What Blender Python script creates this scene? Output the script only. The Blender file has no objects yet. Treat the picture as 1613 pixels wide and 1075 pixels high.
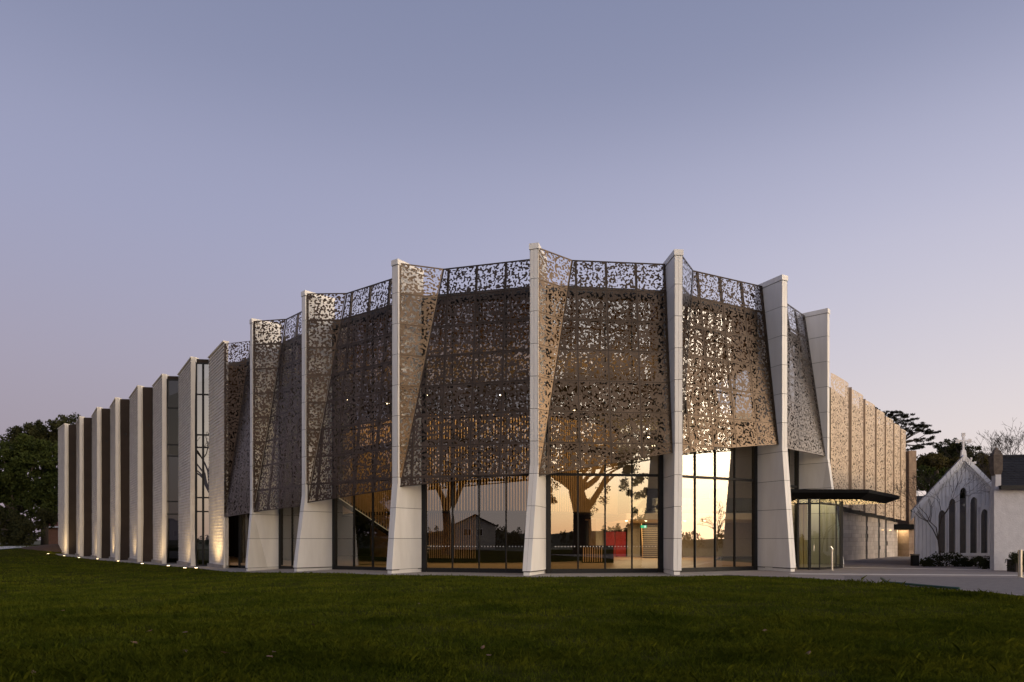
import bpy, math, random
import numpy as np
from mathutils import Vector

random.seed(7)
RNG = np.random.default_rng(11)
SC = bpy.context.scene
COL = SC.collection
PI = math.pi
rad = math.radians

# ------------------------------------------------------------------ camera
F = 1075.0            # focal length in photograph pixels
CX, HY, EYE = 806.5, 850.0, 1.6
cam_d = bpy.data.cameras.new('camera')
cam_d.sensor_width = 36.0
cam_d.sensor_fit = 'HORIZONTAL'
cam_d.lens = F / 1613.0 * 36.0
cam_d.shift_y = (HY - 537.5) / 1613.0
cam_d.clip_start = 0.05
cam_d.clip_end = 6000
cam = bpy.data.objects.new('camera', cam_d)
cam.location = (0, 0, EYE)
cam.rotation_euler = (rad(90), 0, 0)
COL.objects.link(cam)
SC.camera = cam

# ------------------------------------------------------------------ sky, sun, exposure
GLOW = Vector((0.86, -0.51, 0.0)).normalized()      # where the sun has just gone down
world = bpy.data.worlds.new('World')
SC.world = world
world.use_nodes = True
nt = world.node_tree
nt.nodes.clear()
def N(tree, kind, **kw):
    n = tree.nodes.new(kind)
    for k, v in kw.items():
        setattr(n, k, v)
    return n
out = N(nt, 'ShaderNodeOutputWorld')
bg = N(nt, 'ShaderNodeBackground')
tc = N(nt, 'ShaderNodeTexCoord')
sep = N(nt, 'ShaderNodeSeparateXYZ')
nt.links.new(tc.outputs['Generated'], sep.inputs[0])
def ramp(tree, stops, interp='EASE'):
    r = N(tree, 'ShaderNodeValToRGB')
    r.color_ramp.interpolation = interp
    el = r.color_ramp.elements
    while len(el) > 1:
        el.remove(el[-1])
    el[0].position, el[0].color = stops[0][0], (*stops[0][1], 1)
    for p, c in stops[1:]:
        e = el.new(p)
        e.color = (*c, 1)
    return r
# colour against height, away from the sunset / across / towards it
sky_far = ramp(nt, [(0, (.29, .235, .29)), (.10, (.335, .285, .345)), (.22, (.37, .335, .43)), (.36, (.335, .345, .50)), (.46, (.315, .33, .485)), (.55, (.24, .262, .40)), (.66, (.215, .24, .375)), (1, (.13, .16, .29))], 'B_SPLINE')
sky_mid = ramp(nt, [(0, (.86, .70, .62)), (.10, (.80, .71, .69)), (.22, (.68, .635, .69)), (.36, (.53, .525, .665)), (.46, (.415, .425, .575)), (.55, (.265, .288, .428)), (.66, (.22, .248, .385)), (1, (.14, .17, .30))], 'B_SPLINE')
sky_sun = ramp(nt, [(0, (4.4, 2.3, 1.05)), (.06, (6.2, 4.3, 2.2)), (.13, (7.4, 6.1, 4.5)), (.26, (3.6, 3.3, 3.0)), (.45, (.85, .85, .95)), (1, (.15, .18, .31))], 'LINEAR')
for r in (sky_far, sky_mid, sky_sun):
    nt.links.new(sep.outputs[2], r.inputs[0])
dot = N(nt, 'ShaderNodeVectorMath', operation='DOT_PRODUCT')
nt.links.new(tc.outputs['Generated'], dot.inputs[0])
dot.inputs[1].default_value = GLOW
m1 = N(nt, 'ShaderNodeMapRange', interpolation_type='SMOOTHSTEP')
m1.inputs[1].default_value, m1.inputs[2].default_value = -1.0, 0.18
nt.links.new(dot.outputs['Value'], m1.inputs[0])
m2 = N(nt, 'ShaderNodeMapRange', interpolation_type='SMOOTHSTEP')
m2.inputs[1].default_value, m2.inputs[2].default_value = 0.19, 1.02
nt.links.new(dot.outputs['Value'], m2.inputs[0])
mixA = N(nt, 'ShaderNodeMix', data_type='RGBA')
nt.links.new(m1.outputs[0], mixA.inputs[0])
nt.links.new(sky_far.outputs[0], mixA.inputs[6])
nt.links.new(sky_mid.outputs[0], mixA.inputs[7])
mixB = N(nt, 'ShaderNodeMix', data_type='RGBA')
nt.links.new(m2.outputs[0], mixB.inputs[0])
nt.links.new(mixA.outputs[2], mixB.inputs[6])
nt.links.new(sky_sun.outputs[0], mixB.inputs[7])
nish = N(nt, 'ShaderNodeTexSky', sky_type='NISHITA', sun_disc=False)
nish.sun_elevation = rad(2.0)
nish.sun_rotation = math.atan2(GLOW.x, GLOW.y)
nsc = N(nt, 'ShaderNodeVectorMath', operation='SCALE')
nsc.inputs['Scale'].default_value = 0.012
nt.links.new(nish.outputs[0], nsc.inputs[0])
addn = N(nt, 'ShaderNodeVectorMath', operation='ADD')
nt.links.new(mixB.outputs[2], addn.inputs[0])
nt.links.new(nsc.outputs[0], addn.inputs[1])
nt.links.new(addn.outputs[0], bg.inputs[0])
bg.inputs[1].default_value = 1.0
nt.links.new(bg.outputs[0], out.inputs[0])

sun_d = bpy.data.lights.new('sun', 'SUN')
sun_d.energy = 0.5
sun_d.angle = rad(22)
sun_d.color = (1.0, 0.78, 0.52)
sun = bpy.data.objects.new('sun', sun_d)
sun.rotation_euler = Vector((-.95, .30, -math.tan(rad(8)))).to_track_quat('-Z', 'Y').to_euler()
sun.location = (60, -20, 30)
COL.objects.link(sun)

SC.view_settings.view_transform = 'Standard'
SC.view_settings.look = 'None'
SC.view_settings.exposure = 0.0
SC.view_settings.gamma = 1.0
SC.view_settings.use_curve_mapping = False
SC.render.engine = 'CYCLES'
SC.cycles.use_denoising = True
SC.cycles.max_bounces = 8
SC.cycles.diffuse_bounces = 3
SC.cycles.glossy_bounces = 4
SC.cycles.transparent_max_bounces = 16
SC.cycles.caustics_reflective = False
SC.cycles.caustics_refractive = False
SC.cycles.sample_clamp_indirect = 4.0

# ------------------------------------------------------------------ materials
def mat(name, c1, c2=None, scale=4.0, rough=0.7, metal=0.0, bump=0.0, bscale=None, detail=6.0, stretch=None, spec=0.4, vary=0.0):
    m = bpy.data.materials.new(name)
    m.use_nodes = True
    t = m.node_tree
    b = t.nodes['Principled BSDF']
    b.inputs['Roughness'].default_value = rough
    b.inputs['Metallic'].default_value = metal
    b.inputs['Specular IOR Level'].default_value = spec
    c2 = c2 or tuple(min(1, x * 1.18) for x in c1)
    geo = N(t, 'ShaderNodeNewGeometry')
    vec = geo.outputs['Position']
    if stretch:
        mp = N(t, 'ShaderNodeMapping')
        mp.inputs['Scale'].default_value = stretch
        t.links.new(vec, mp.inputs[0])
        vec = mp.outputs[0]
    n = N(t, 'ShaderNodeTexNoise')
    n.inputs['Scale'].default_value = scale
    n.inputs['Detail'].default_value = detail
    n.inputs['Roughness'].default_value = 0.62
    t.links.new(vec, n.inputs['Vector'])
    r = ramp(t, [(.3, c1), (.7, c2)], 'LINEAR')
    t.links.new(n.outputs[0], r.inputs[0])
    if vary:
        oi = N(t, 'ShaderNodeObjectInfo')
        mr = N(t, 'ShaderNodeMapRange')
        mr.inputs[3].default_value, mr.inputs[4].default_value = 1 - vary, 1 + vary
        t.links.new(oi.outputs['Random'], mr.inputs[0])
        vm = N(t, 'ShaderNodeVectorMath', operation='SCALE')
        t.links.new(r.outputs[0], vm.inputs[0])
        t.links.new(mr.outputs[0], vm.inputs['Scale'])
        t.links.new(vm.outputs[0], b.inputs['Base Color'])
    else:
        t.links.new(r.outputs[0], b.inputs['Base Color'])
    if bump:
        n2 = N(t, 'ShaderNodeTexNoise')
        n2.inputs['Scale'].default_value = bscale or scale * 4
        n2.inputs['Detail'].default_value = 5
        t.links.new(vec, n2.inputs['Vector'])
        bp = N(t, 'ShaderNodeBump')
        bp.inputs['Strength'].default_value = bump
        bp.inputs['Distance'].default_value = 0.03
        t.links.new(n2.outputs[0], bp.inputs['Height'])
        t.links.new(bp.outputs[0], b.inputs['Normal'])
    return m

def emit(name, col, strength):
    m = bpy.data.materials.new(name)
    m.use_nodes = True
    t = m.node_tree
    t.nodes.clear()
    o = N(t, 'ShaderNodeOutputMaterial')
    e = N(t, 'ShaderNodeEmission')
    e.inputs[0].default_value = (*col, 1)
    e.inputs[1].default_value = strength
    t.links.new(e.outputs[0], o.inputs[0])
    return m

def glass(name, refl, tint, rough=0.0):
    m = bpy.data.materials.new(name)
    m.use_nodes = True
    t = m.node_tree
    t.nodes.clear()
    o = N(t, 'ShaderNodeOutputMaterial')
    tr = N(t, 'ShaderNodeBsdfTransparent')
    tr.inputs[0].default_value = (*tint, 1)
    gl = N(t, 'ShaderNodeBsdfGlossy')
    gl.inputs['Roughness'].default_value = rough
    gl.inputs['Color'].default_value = (.95, .95, .95, 1)
    fr = N(t, 'ShaderNodeFresnel')
    fr.inputs[0].default_value = 1.5
    ma = N(t, 'ShaderNodeMath', operation='MULTIPLY_ADD', use_clamp=True)
    ma.inputs[1].default_value = .25 if refl < .05 else 1.0
    ma.inputs[2].default_value = refl
    t.links.new(fr.outputs[0], ma.inputs[0])
    # faint waviness of float glass
    geo = N(t, 'ShaderNodeNewGeometry')
    n = N(t, 'ShaderNodeTexNoise')
    n.inputs['Scale'].default_value = 0.7
    t.links.new(geo.outputs['Position'], n.inputs['Vector'])
    bp = N(t, 'ShaderNodeBump')
    bp.inputs['Strength'].default_value = 0.02
    bp.inputs['Distance'].default_value = 0.02
    t.links.new(n.outputs[0], bp.inputs['Height'])
    t.links.new(bp.outputs[0], gl.inputs['Normal'])
    mx = N(t, 'ShaderNodeMixShader')
    t.links.new(ma.outputs[0], mx.inputs[0])
    t.links.new(tr.outputs[0], mx.inputs[1])
    t.links.new(gl.outputs[0], mx.inputs[2])
    t.links.new(mx.outputs[0], o.inputs[0])
    return m

M = {}
M['fin'] = mat('pale_fin_cladding', (.70, .675, .645), (.81, .79, .76), .9, .5, bump=.03, bscale=30, vary=.05, stretch=(2.2, 2.2, .35))
M['core'] = mat('fin_joint_core', (.09, .085, .08), rough=.8)
M['bronze'] = mat('bronze_perforated_metal', (.066, .046, .031), (.102, .072, .050), 1.6, .28, 1.0, vary=.12)
M['bronze_pale'] = mat('champagne_perforated_metal', (.36, .27, .19), (.46, .35, .25), 1.2, .5, .2)
M['rail'] = mat('bronze_frame', (.045, .034, .027), rough=.5, metal=.4)
M['black'] = mat('black_window_frame', (.009, .009, .0095), (.014, .014, .015), rough=.55, spec=.25)
M['glass_dim'] = None
M['glass'] = glass('coated_facade_glass', .135, (.74, .72, .68))
M['glass_green'] = glass('greenish_clear_glass', .10, (.62, .72, .66))
M['glass_dim'] = glass('recessed_window_glass', .02, (.05, .052, .055))
M['glass_dark'] = glass('dark_window_glass', .20, (.10, .105, .105))
M['stone_tile'] = mat('split_stone_tile', (.50, .46, .43), (.66, .62, .58), 1.7, .85, bump=.2, bscale=26)
M['nose'] = mat('pale_edge_trim', (.62, .57, .50), (.68, .63, .56), 1.2, .5)
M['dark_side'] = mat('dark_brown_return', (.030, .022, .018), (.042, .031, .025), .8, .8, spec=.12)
M['roof'] = mat('roof_membrane', (.10, .10, .105), rough=.9)
M['floor'] = mat('warm_timber_floor', (.34, .22, .12), (.45, .30, .17), 1.4, .32, stretch=(1, 8, 1))
M['slat'] = mat('timber_slat', (.42, .245, .10), (.56, .35, .15), 3, .5, stretch=(4, 4, .4))
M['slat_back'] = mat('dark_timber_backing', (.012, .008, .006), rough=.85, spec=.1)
M['inner'] = mat('cream_plaster', (.62, .55, .44), rough=.8)
M['ceiling'] = mat('timber_ceiling', (.24, .16, .09), (.30, .20, .115), rough=.85)
M['red'] = mat('red_door_paint', (.42, .02, .025), (.5, .03, .035), 1, .4)
M['steel'] = mat('brushed_steel', (.5, .47, .43), rough=.3, metal=.9)
M['step'] = mat('dark_stair_tread', (.05, .04, .035), rough=.6)
M['step_nose'] = mat('pale_stair_nosing', (.6, .5, .36), rough=.5)
M['canopy'] = mat('black_canopy_metal', (.006, .006, .0065), (.010, .010, .011), 1, .8, spec=.06)
M['white_wood'] = mat('white_painted_boards', (.80, .785, .79), (.86, .845, .85), 1.6, .6, bump=.05, bscale=18)
M['white_wall'] = mat('white_roughcast', (.47, .46, .485), (.57, .56, .585), 3.5, .85, bump=.6, bscale=16)
M['park_board'] = mat('shaded_white_weatherboard', (.30, .29, .28), rough=.8)  # white boards; the shade on the house is put into this grey
M['slate'] = mat('dark_roof_slate', (.016, .0165, .021), (.030, .031, .037), 3, .8, spec=.12)
M['ashlar'] = mat('pale_ashlar_stone', (.36, .31, .275), (.50, .44, .40), 1.3, .8, bump=.25, bscale=20, vary=.14)
M['brown_stone'] = mat('brown_sandstone', (.25, .175, .125), (.38, .28, .20), 1.8, .85, bump=.3, bscale=14, vary=.2)
M['dark_stone'] = mat('weathered_dark_stone', (.075, .058, .05), (.15, .12, .10), 5, .9, bump=.5, bscale=20)
M['paving'] = mat('exposed_aggregate_paving', (.21, .175, .16), (.30, .255, .235), 2.2, .8, bump=.2, bscale=60)
M['asphalt'] = mat('pale_asphalt', (.15, .13, .125), (.21, .185, .175), 4, .85, bump=.4, bscale=80)
M['band'] = mat('pale_concrete_band', (.60, .56, .52), (.70, .66, .61), 3, .8)
M['kerb'] = mat('concrete_apron', (.25, .225, .205), (.34, .31, .285), 3, .85, bump=.2, bscale=40)
M['lawn'] = mat('mown_lawn_turf', (.034, .037, .008), (.068, .066, .014), 1.1, .9, bump=1.0, bscale=40, detail=10)
M['far_ground'] = mat('far_rough_grass', (.03, .036, .012), (.05, .05, .02), .08, .95)
M['bark'] = mat('grey_brown_bark', (.055, .042, .034), (.10, .08, .065), 6, .9, bump=.6, bscale=20)
M['bark_dark'] = mat('dark_wet_bark', (.035, .027, .023), (.06, .048, .04), 6, .9, bump=.5, bscale=20)
M['soil'] = mat('bare_brown_soil', (.06, .035, .024), (.10, .06, .04), 3, .95, bump=.8, bscale=20)
M['red_roof'] = mat('red_tile_roof', (.20, .055, .04), rough=.8)
M['brick'] = mat('brown_brick', (.22, .10, .06), (.30, .15, .09), 3, .85)
M['hose'] = mat('dark_green_plastic', (.012, .05, .035), rough=.5)
M['white_dot'] = mat('frosted_glass_dot', (.7, .68, .62), rough=.6)
M['lamp'] = emit('lamp_glow', (1, .78, .46), 22)
M['lamp_soft'] = emit('warm_canopy_lamp', (1, .66, .30), 5.0)
M['uplamp'] = emit('ground_lamp_glow', (1, .72, .38), 12)
M['strip'] = emit('stair_strip_light', (1, .78, .45), .3)
M['exit_green'] = emit('exit_sign_green', (.03, .62, .26), 1.4)
M['exit_white'] = emit('exit_sign_white', (.8, 1, .88), 1.6)
M['dead_leaf'] = mat('dry_brown_leaf', (.11, .06, .032), (.19, .11, .065), 20, .8)

def leaf_mat(name, a, b, c, scale, patches=False):
    m = mat(name, a, b, scale, .8, spec=.12)
    t = m.node_tree
    bs = t.nodes['Principled BSDF']
    r = [n for n in t.nodes if n.type == 'VALTORGB'][0]
    e = r.color_ramp.elements.new(.88)
    e.color = (*c, 1)
    tl = N(t, 'ShaderNodeBsdfTranslucent')
    if patches:                                # lusher and drier patches of turf
        geo = N(t, 'ShaderNodeNewGeometry')
        n2 = N(t, 'ShaderNodeTexNoise')
        n2.inputs['Scale'].default_value = .55
        n2.inputs['Detail'].default_value = 5
        t.links.new(geo.outputs['Position'], n2.inputs['Vector'])
        r2 = ramp(t, [(.34, (.66, .74, .7)), (.5, (1, 1, 1)), (.68, (1.4, 1.26, 1.1))], 'LINEAR')
        t.links.new(n2.outputs[0], r2.inputs[0])
        vm = N(t, 'ShaderNodeVectorMath', operation='MULTIPLY')
        t.links.new(r.outputs[0], vm.inputs[0]); t.links.new(r2.outputs[0], vm.inputs[1])
        t.links.new(vm.outputs[0], bs.inputs['Base Color'])
        t.links.new(vm.outputs[0], tl.inputs[0])
    else:
        t.links.new(r.outputs[0], tl.inputs[0])
    mx = N(t, 'ShaderNodeMixShader')
    mx.inputs[0].default_value = .25
    o = [n for n in t.nodes if n.type == 'OUTPUT_MATERIAL'][0]
    t.links.new(bs.outputs[0], mx.inputs[1])
    t.links.new(tl.outputs[0], mx.inputs[2])
    t.links.new(mx.outputs[0], o.inputs[0])
    return m
M['leaf'] = leaf_mat('dark_evergreen_leaf', (.024, .036, .009), (.062, .076, .018), (.11, .11, .034), .8)
M['leaf_dark'] = leaf_mat('very_dark_leaf', (.025, .029, .013), (.055, .056, .022), (.075, .068, .026), .6)
M['leaf_olive'] = leaf_mat('olive_brown_leaf', (.05, .045, .014), (.10, .08, .025), (.14, .11, .035), .8)
M['needle'] = leaf_mat('pine_needle', (.014, .016, .010), (.03, .032, .016), (.04, .04, .02), 1)
M['grass'] = leaf_mat('grass_blade', (.042, .056, .007), (.118, .136, .014), (.30, .245, .065), 7, patches=True)
M['grass'].node_tree.nodes['Principled BSDF'].inputs['Specular IOR Level'].default_value = 0.0
M['lawn'].node_tree.nodes['Principled BSDF'].inputs['Specular IOR Level'].default_value = 0.0
M['shrub'] = leaf_mat('garden_shrub_leaf', (.022, .03, .012), (.05, .055, .02), (.09, .075, .03), 6)

# ------------------------------------------------------------------ helpers
def fast_mesh(name, verts, counts):
    """mesh whose polygons use consecutive vertices (no sharing)"""
    verts = np.ascontiguousarray(verts, dtype=np.float32)
    counts = np.asarray(counts, dtype=np.int32)
    me = bpy.data.meshes.new(name)
    me.vertices.add(len(verts))
    me.vertices.foreach_set('co', verts.ravel())
    me.loops.add(len(verts))
    me.loops.foreach_set('vertex_index', np.arange(len(verts), dtype=np.int32))
    me.polygons.add(len(counts))
    st = np.concatenate([[0], np.cumsum(counts)[:-1]]).astype(np.int32)
    me.polygons.foreach_set('loop_start', st)
    me.polygons.foreach_set('loop_total', counts)
    me.update(calc_edges=True)
    return me

def link(name, me, m=None, parent=None, kind=None, label=None, cat=None, group=None, loc=None):
    o = bpy.data.objects.new(name, me)
    if me is not None:
        me.name = name
        if m is not None and not me.materials:
            for q in (m if isinstance(m, (list, tuple)) else [m]):
                me.materials.append(q)
    if parent is not None:
        o.parent = parent
    if kind: o['kind'] = kind
    if label: o['label'] = label
    if cat: o['category'] = cat
    if group: o['group'] = group
    if loc: o.location = loc
    COL.objects.link(o)
    return o

def thing(name, label, cat, loc=(0, 0, 0), group=None):
    return link(name, None, label=label, cat=cat, group=group, loc=loc)

class MB:
    def __init__(s):
        s.v, s.f, s.mi = [], [], []
    def poly(s, pts, m=0):
        k = len(s.v)
        s.v += [tuple(p) for p in pts]
        s.f.append(tuple(range(k, k + len(pts))))
        s.mi.append(m)
    def box(s, a, b, m=0):
        (x0, y0, z0), (x1, y1, z1) = a, b
        s.hexa([(x0, y0, z0), (x1, y0, z0), (x1, y1, z0), (x0, y1, z0), (x0, y0, z1), (x1, y0, z1), (x1, y1, z1), (x0, y1, z1)], m)
    def hexa(s, p, m=0):
        k = len(s.v)
        s.v += [tuple(q) for q in p]
        for q in ((0, 3, 2, 1), (4, 5, 6, 7), (0, 1, 5, 4), (1, 2, 6, 5), (2, 3, 7, 6), (3, 0, 4, 7)):
            s.f.append(tuple(k + i for i in q))
            s.mi.append(m)
    def prism(s, pts, z0, z1, m=0):
        """plan polygon extruded from z0 to z1 (numbers or functions of the point)"""
        n = len(pts)
        k = len(s.v)
        g0 = z0 if callable(z0) else (lambda p: z0)
        g1 = z1 if callable(z1) else (lambda p: z1)
        s.v += [(p[0], p[1], g0(p)) for p in pts] + [(p[0], p[1], g1(p)) for p in pts]
        s.f.append(tuple(k + i for i in reversed(range(n)))); s.mi.append(m)
        s.f.append(tuple(k + n + i for i in range(n))); s.mi.append(m)
        for i in range(n):
            j = (i + 1) % n
            s.f.append((k + i, k + j, k + n + j, k + n + i)); s.mi.append(m)
    def slab(s, pts, th, m=0):
        """polygon given a thickness against its normal"""
        P = [Vector(p) for p in pts]
        nn = Vector((0, 0, 0))
        for i in range(len(P)):
            nn += P[i].cross(P[(i + 1) % len(P)])
        if nn.length < 1e-9: return
        nn.normalize()
        Q = [p - nn * th for p in P]
        n = len(P)
        k = len(s.v)
        s.v += [tuple(p) for p in P] + [tuple(q) for q in Q]
        s.f.append(tuple(k + i for i in range(n))); s.mi.append(m)
        s.f.append(tuple(k + n + i for i in reversed(range(n)))); s.mi.append(m)
        for i in range(n):
            j = (i + 1) % n
            s.f.append((k + j, k + i, k + n + i, k + n + j)); s.mi.append(m)
    def bar(s, a, b, w, d=None, up=(0, 0, 1), m=0):
        a, b = Vector(a), Vector(b)
        d = d or w
        ax = (b - a)
        if ax.length < 1e-6: return
        ax.normalize()
        u = Vector(up)
        if abs(ax.dot(u)) > .98: u = Vector((1, 0, 0))
        sx = ax.cross(u).normalized() * (w / 2)
        sy = sx.normalized().cross(ax).normalized() * (d / 2)
        s.hexa([a - sx - sy, a + sx - sy, a + sx + sy, a - sx + sy, b - sx - sy, b + sx - sy, b + sx + sy, b - sx + sy], m)
    def tube(s, path, radii, n=6, m=0, cap=True):
        path = [Vector(p) for p in path]
        k0 = len(s.v)
        L = len(path)
        for i, p in enumerate(path):
            d = (path[min(i + 1, L - 1)] - path[max(i - 1, 0)])
            if d.length < 1e-7: d = Vector((0, 0, 1))
            d.normalize()
            u = d.cross(Vector((0.31, 0.95, 0.05))).normalized() if abs(d.y) < .9 else d.cross(Vector((1, 0, 0))).normalized()
            w = d.cross(u)
            r = radii[i] if hasattr(radii, '__len__') else radii
            for j in range(n):
                a = 2 * PI * j / n
                s.v.append(tuple(p + (u * math.cos(a) + w * math.sin(a)) * r))
        for i in range(L - 1):
            for j in range(n):
                a, b = k0 + i * n + j, k0 + i * n + (j + 1) % n
                s.f.append((a, b, b + n, a + n)); s.mi.append(m)
        if cap:
            s.f.append(tuple(k0 + j for j in reversed(range(n)))); s.mi.append(m)
            s.f.append(tuple(k0 + (L - 1) * n + j for j in range(n))); s.mi.append(m)
    def mesh(s, name, smooth=False):
        me = bpy.data.meshes.new(name)
        me.from_pydata(s.v, [], s.f)
        if any(s.mi):
            me.polygons.foreach_set('material_index', s.mi)
        if smooth:
            me.polygons.foreach_set('use_smooth', [True] * len(me.polygons))
        me.update()
        return me
    def build(s, name, m, parent=None, smooth=False, **kw):
        return link(name, s.mesh(name, smooth), m, parent, **kw)

def sm(a, b, x):
    t = np.clip((np.asarray(x, float) - a) / (b - a), 0, 1)
    return t * t * (3 - 2 * t)
def gz(x, y):
    """height of the ground"""
    r = -.34 * sm(-7, -19, x) + .15 * sm(-35, -50, x) + .95 * sm(66, 82, y) * sm(-49, -55, x)
    return r
def gzf(x, y): return float(gz(x, y))
def at(px, D, py=None, z=None):
    """photograph column at a depth -> plan point (and height)"""
    X = (px - CX) / F * D
    if py is not None: return Vector((X, D, EYE + (HY - py) / F * D))
    if z is not None: return Vector((X, D, z))
    return Vector((X, D))

# ------------------------------------------------------------------ plan of the building
T = 14.63                                  # top of the fins
def nose_pt(px, ytop):
    D = (T - EYE) * F / (HY - ytop)
    return at(px, D)
FIN = {'G': nose_pt(395.5, 503), 'F': nose_pt(478, 459), 'E': nose_pt(622, 409.5), 'A': nose_pt(841, 383.5),
       'B': nose_pt(1069, 393.5), 'C': nose_pt(1236, 434), 'D': nose_pt(1305, 487)}
PIER = [nose_pt(px, y) for px, y in ((352, 538), (301, 563), (255.5, 590), (217, 608), (182, 627), (153, 642), (125.5, 656.5), (102, 668))]
H = PIER[0]
ORDER = ['G', 'F', 'E', 'A', 'B', 'C', 'D']
PTS = [H] + [FIN[k] for k in ORDER]
def frame(a, b):
    t = (b - a).normalized()
    return t, Vector((-t.y, t.x)), (b - a).length          # along, inward, length
BAYS = []                                  # HG GF FE EA AB BC CD
zb_pairs = [(3.06, 3.18), (3.2, 3.38), (3.5, 3.97), (4.03, 4.53), (4.35, 5.55), (5.4, 6.32), (6.12, 6.3)]
for i in range(7):
    t, n, L = frame(PTS[i], PTS[i + 1])
    BAYS.append(dict(a=PTS[i], b=PTS[i + 1], t=t, n=n, L=L, zl=zb_pairs[i][0], zr=zb_pairs[i][1]))
HALF = .185
GD = 1.62                                  # glass line behind the noses
# frames of the fins: each stands square to the bay on its left
FR = {}
for i, k in enumerate(ORDER):
    FR[k] = (FIN[k], BAYS[i]['t'], BAYS[i]['n'])
def gl_ends(i):
    b = BAYS[i]
    if i == 0:
        a = H + b['n'] * .9 + b['t'] * .35
    else:
        p, t, n = FR[ORDER[i - 1]]
        a = p + n * GD + t * HALF
    q, t, n = FR[ORDER[i]]
    return a, q + n * GD - t * HALF
GL = [gl_ends(i) for i in range(7)]

# wing on the right
WA, WB = Vector((23.7, 48.5)), Vector((33.1, 59.3))
WT = (WB - WA).normalized()
WN = Vector((-WT.y, WT.x))                 # into the building
def wing_t(px):
    r = (px - CX) / F
    return (WA.x - r * WA.y) / (r * WT.y - WT.x)

building = thing('arts_centre', 'large arts centre with pale fins and perforated bronze screens over dark glass', 'building', (0, 40, 0))
INV = Vector((0, -40, 0))
def part(mb, name, m, parent=None, **kw):
    """part of the arts centre; the root Empty stands at (0, 40, 0)"""
    o = mb.build(name, m, parent or building, **kw) if isinstance(mb, MB) else link(name, mb, m, parent or building, **kw)
    if parent is None: o.location = INV
    return o

# ------------------------------------------------------------------ ground
def grid_mesh(x0, x1, y0, y1, step, dz=0.0):
    xs = np.arange(x0, x1 + step / 2, step); ys = np.arange(y0, y1 + step / 2, step)
    X, Y = np.meshgrid(xs, ys)
    Z = gz(X, Y) + dz
    n, m = X.shape
    V = np.stack([X, Y, Z], -1).reshape(-1, 3)
    idx = np.arange(n * m).reshape(n, m)
    Fc = np.stack([idx[:-1, :-1], idx[:-1, 1:], idx[1:, 1:], idx[1:, :-1]], -1).reshape(-1, 4)
    me = bpy.data.meshes.new('grid')
    me.from_pydata(V.tolist(), [], Fc.tolist())
    me.polygons.foreach_set('use_smooth', [True] * len(me.polygons))
    me.update()
    return me
link('lawn', grid_mesh(-110, 40, -40, 110, 1.0), M['lawn'], kind='structure')
mb = MB()
R = 2500
mb.poly([(R * math.cos(a), R * math.sin(a), -.55) for a in np.linspace(0, 2 * PI, 48, endpoint=False)])
mb.build('ground', M['far_ground'], kind='structure')

# apron of concrete along the foot of the building
apron_out, apron_in = [], []
for k in range(7, 0, -1):
    p = PIER[k]
    apron_out.append(p + Vector((-.55, -.75))); apron_in.append(p + Vector((.9, .9)))
for i, p in enumerate(PTS):
    if i == 0: o = -BAYS[0]['n']
    elif i == 7: o = -BAYS[6]['n']
    else: o = -(BAYS[i - 1]['n'] * .75 + BAYS[min(i, 6)]['n'] * .25)
    apron_out.append(p + o.normalized() * 1.15); apron_in.append(p - o.normalized() * 3.0)
def resample(P, step=.8):
    r = []
    for a, b in zip(P[:-1], P[1:]):
        n = 10
        r += [a.lerp(b, i / n) for i in range(n)]
    return r + [P[-1]]
AO, AI = resample(apron_out), resample(apron_in)
mb = MB()
for i in range(len(AO) - 1):
    q = [AO[i], AO[i + 1], AI[i + 1], AI[i]]
    mb.poly([(p.x, p.y, gzf(p.x, p.y) + .03) for p in q])
    a, b = AO[i], AO[i + 1]
    mb.poly([(a.x, a.y, gzf(a.x, a.y) - .1), (b.x, b.y, gzf(b.x, b.y) - .1), (b.x, b.y, gzf(b.x, b.y) + .03), (a.x, a.y, gzf(a.x, a.y) + .03)])
mb.build('concrete_apron', M['kerb'], kind='structure')

# forecourt on the right, its edge with the lawn curving towards the camera
def g(px, py): return at(px, EYE * F / (py - HY))
lawn_edge = [g(1180, 908.5), g(1235, 910), g(1280, 912.5), g(1340, 916.5), g(1400, 921.5), g(1450, 926), g(1500, 930.5), g(1560, 936), g(1613, 941), Vector((14.4, 15)), Vector((14.3, 8)), Vector((14.2, -6))]
pav = [Vector((p.x, p.y)) for p in lawn_edge] + [Vector((39, -6)), Vector((39, 69)), Vector((30, 69)), Vector((20, 46)), Vector((14, 36)), Vector((9.3, 30.6))]
mb = MB()
mb.prism(pav, -.1, .036)
mb.build('forecourt_paving', M['paving'], kind='structure')
road = [g(1330, 914.5), g(1400, 919.5), g(1500, 928.5), g(1613, 939), Vector((15, 13)), Vector((15, -5)), Vector((30, -5)), Vector((30, 27.2)), g(1613, 912), g(1500, 910.8), g(1330, 909.0)]
mb = MB()
mb.poly([(p.x, p.y, .041) for p in road])
mb.build('asphalt_drive', M['asphalt'], kind='structure')
mb = MB()
def strip_px(a, b, w):
    p, q = g(*a), g(*b)
    d = (q - p).normalized(); n = Vector((-d.y, d.x)) * w / 2
    mb.prism([p - n, q - n, q + n, p + n], .0, .046)
strip_px((1245, 905.5), (1660, 908.5), .45)
strip_px((1330, 895), (1640, 900.5), .4)
mb.build('pale_paving_band', M['band'], kind='structure')
mb = MB()
mb.poly([(p.x, p.y, .050) for p in (at(1336, 46.5), at(1438, 41.5), at(1445, 62), at(1405, 62), at(1372, 53.4))])
mb.build('dark_side_lane', M['asphalt'], kind='structure')

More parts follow.
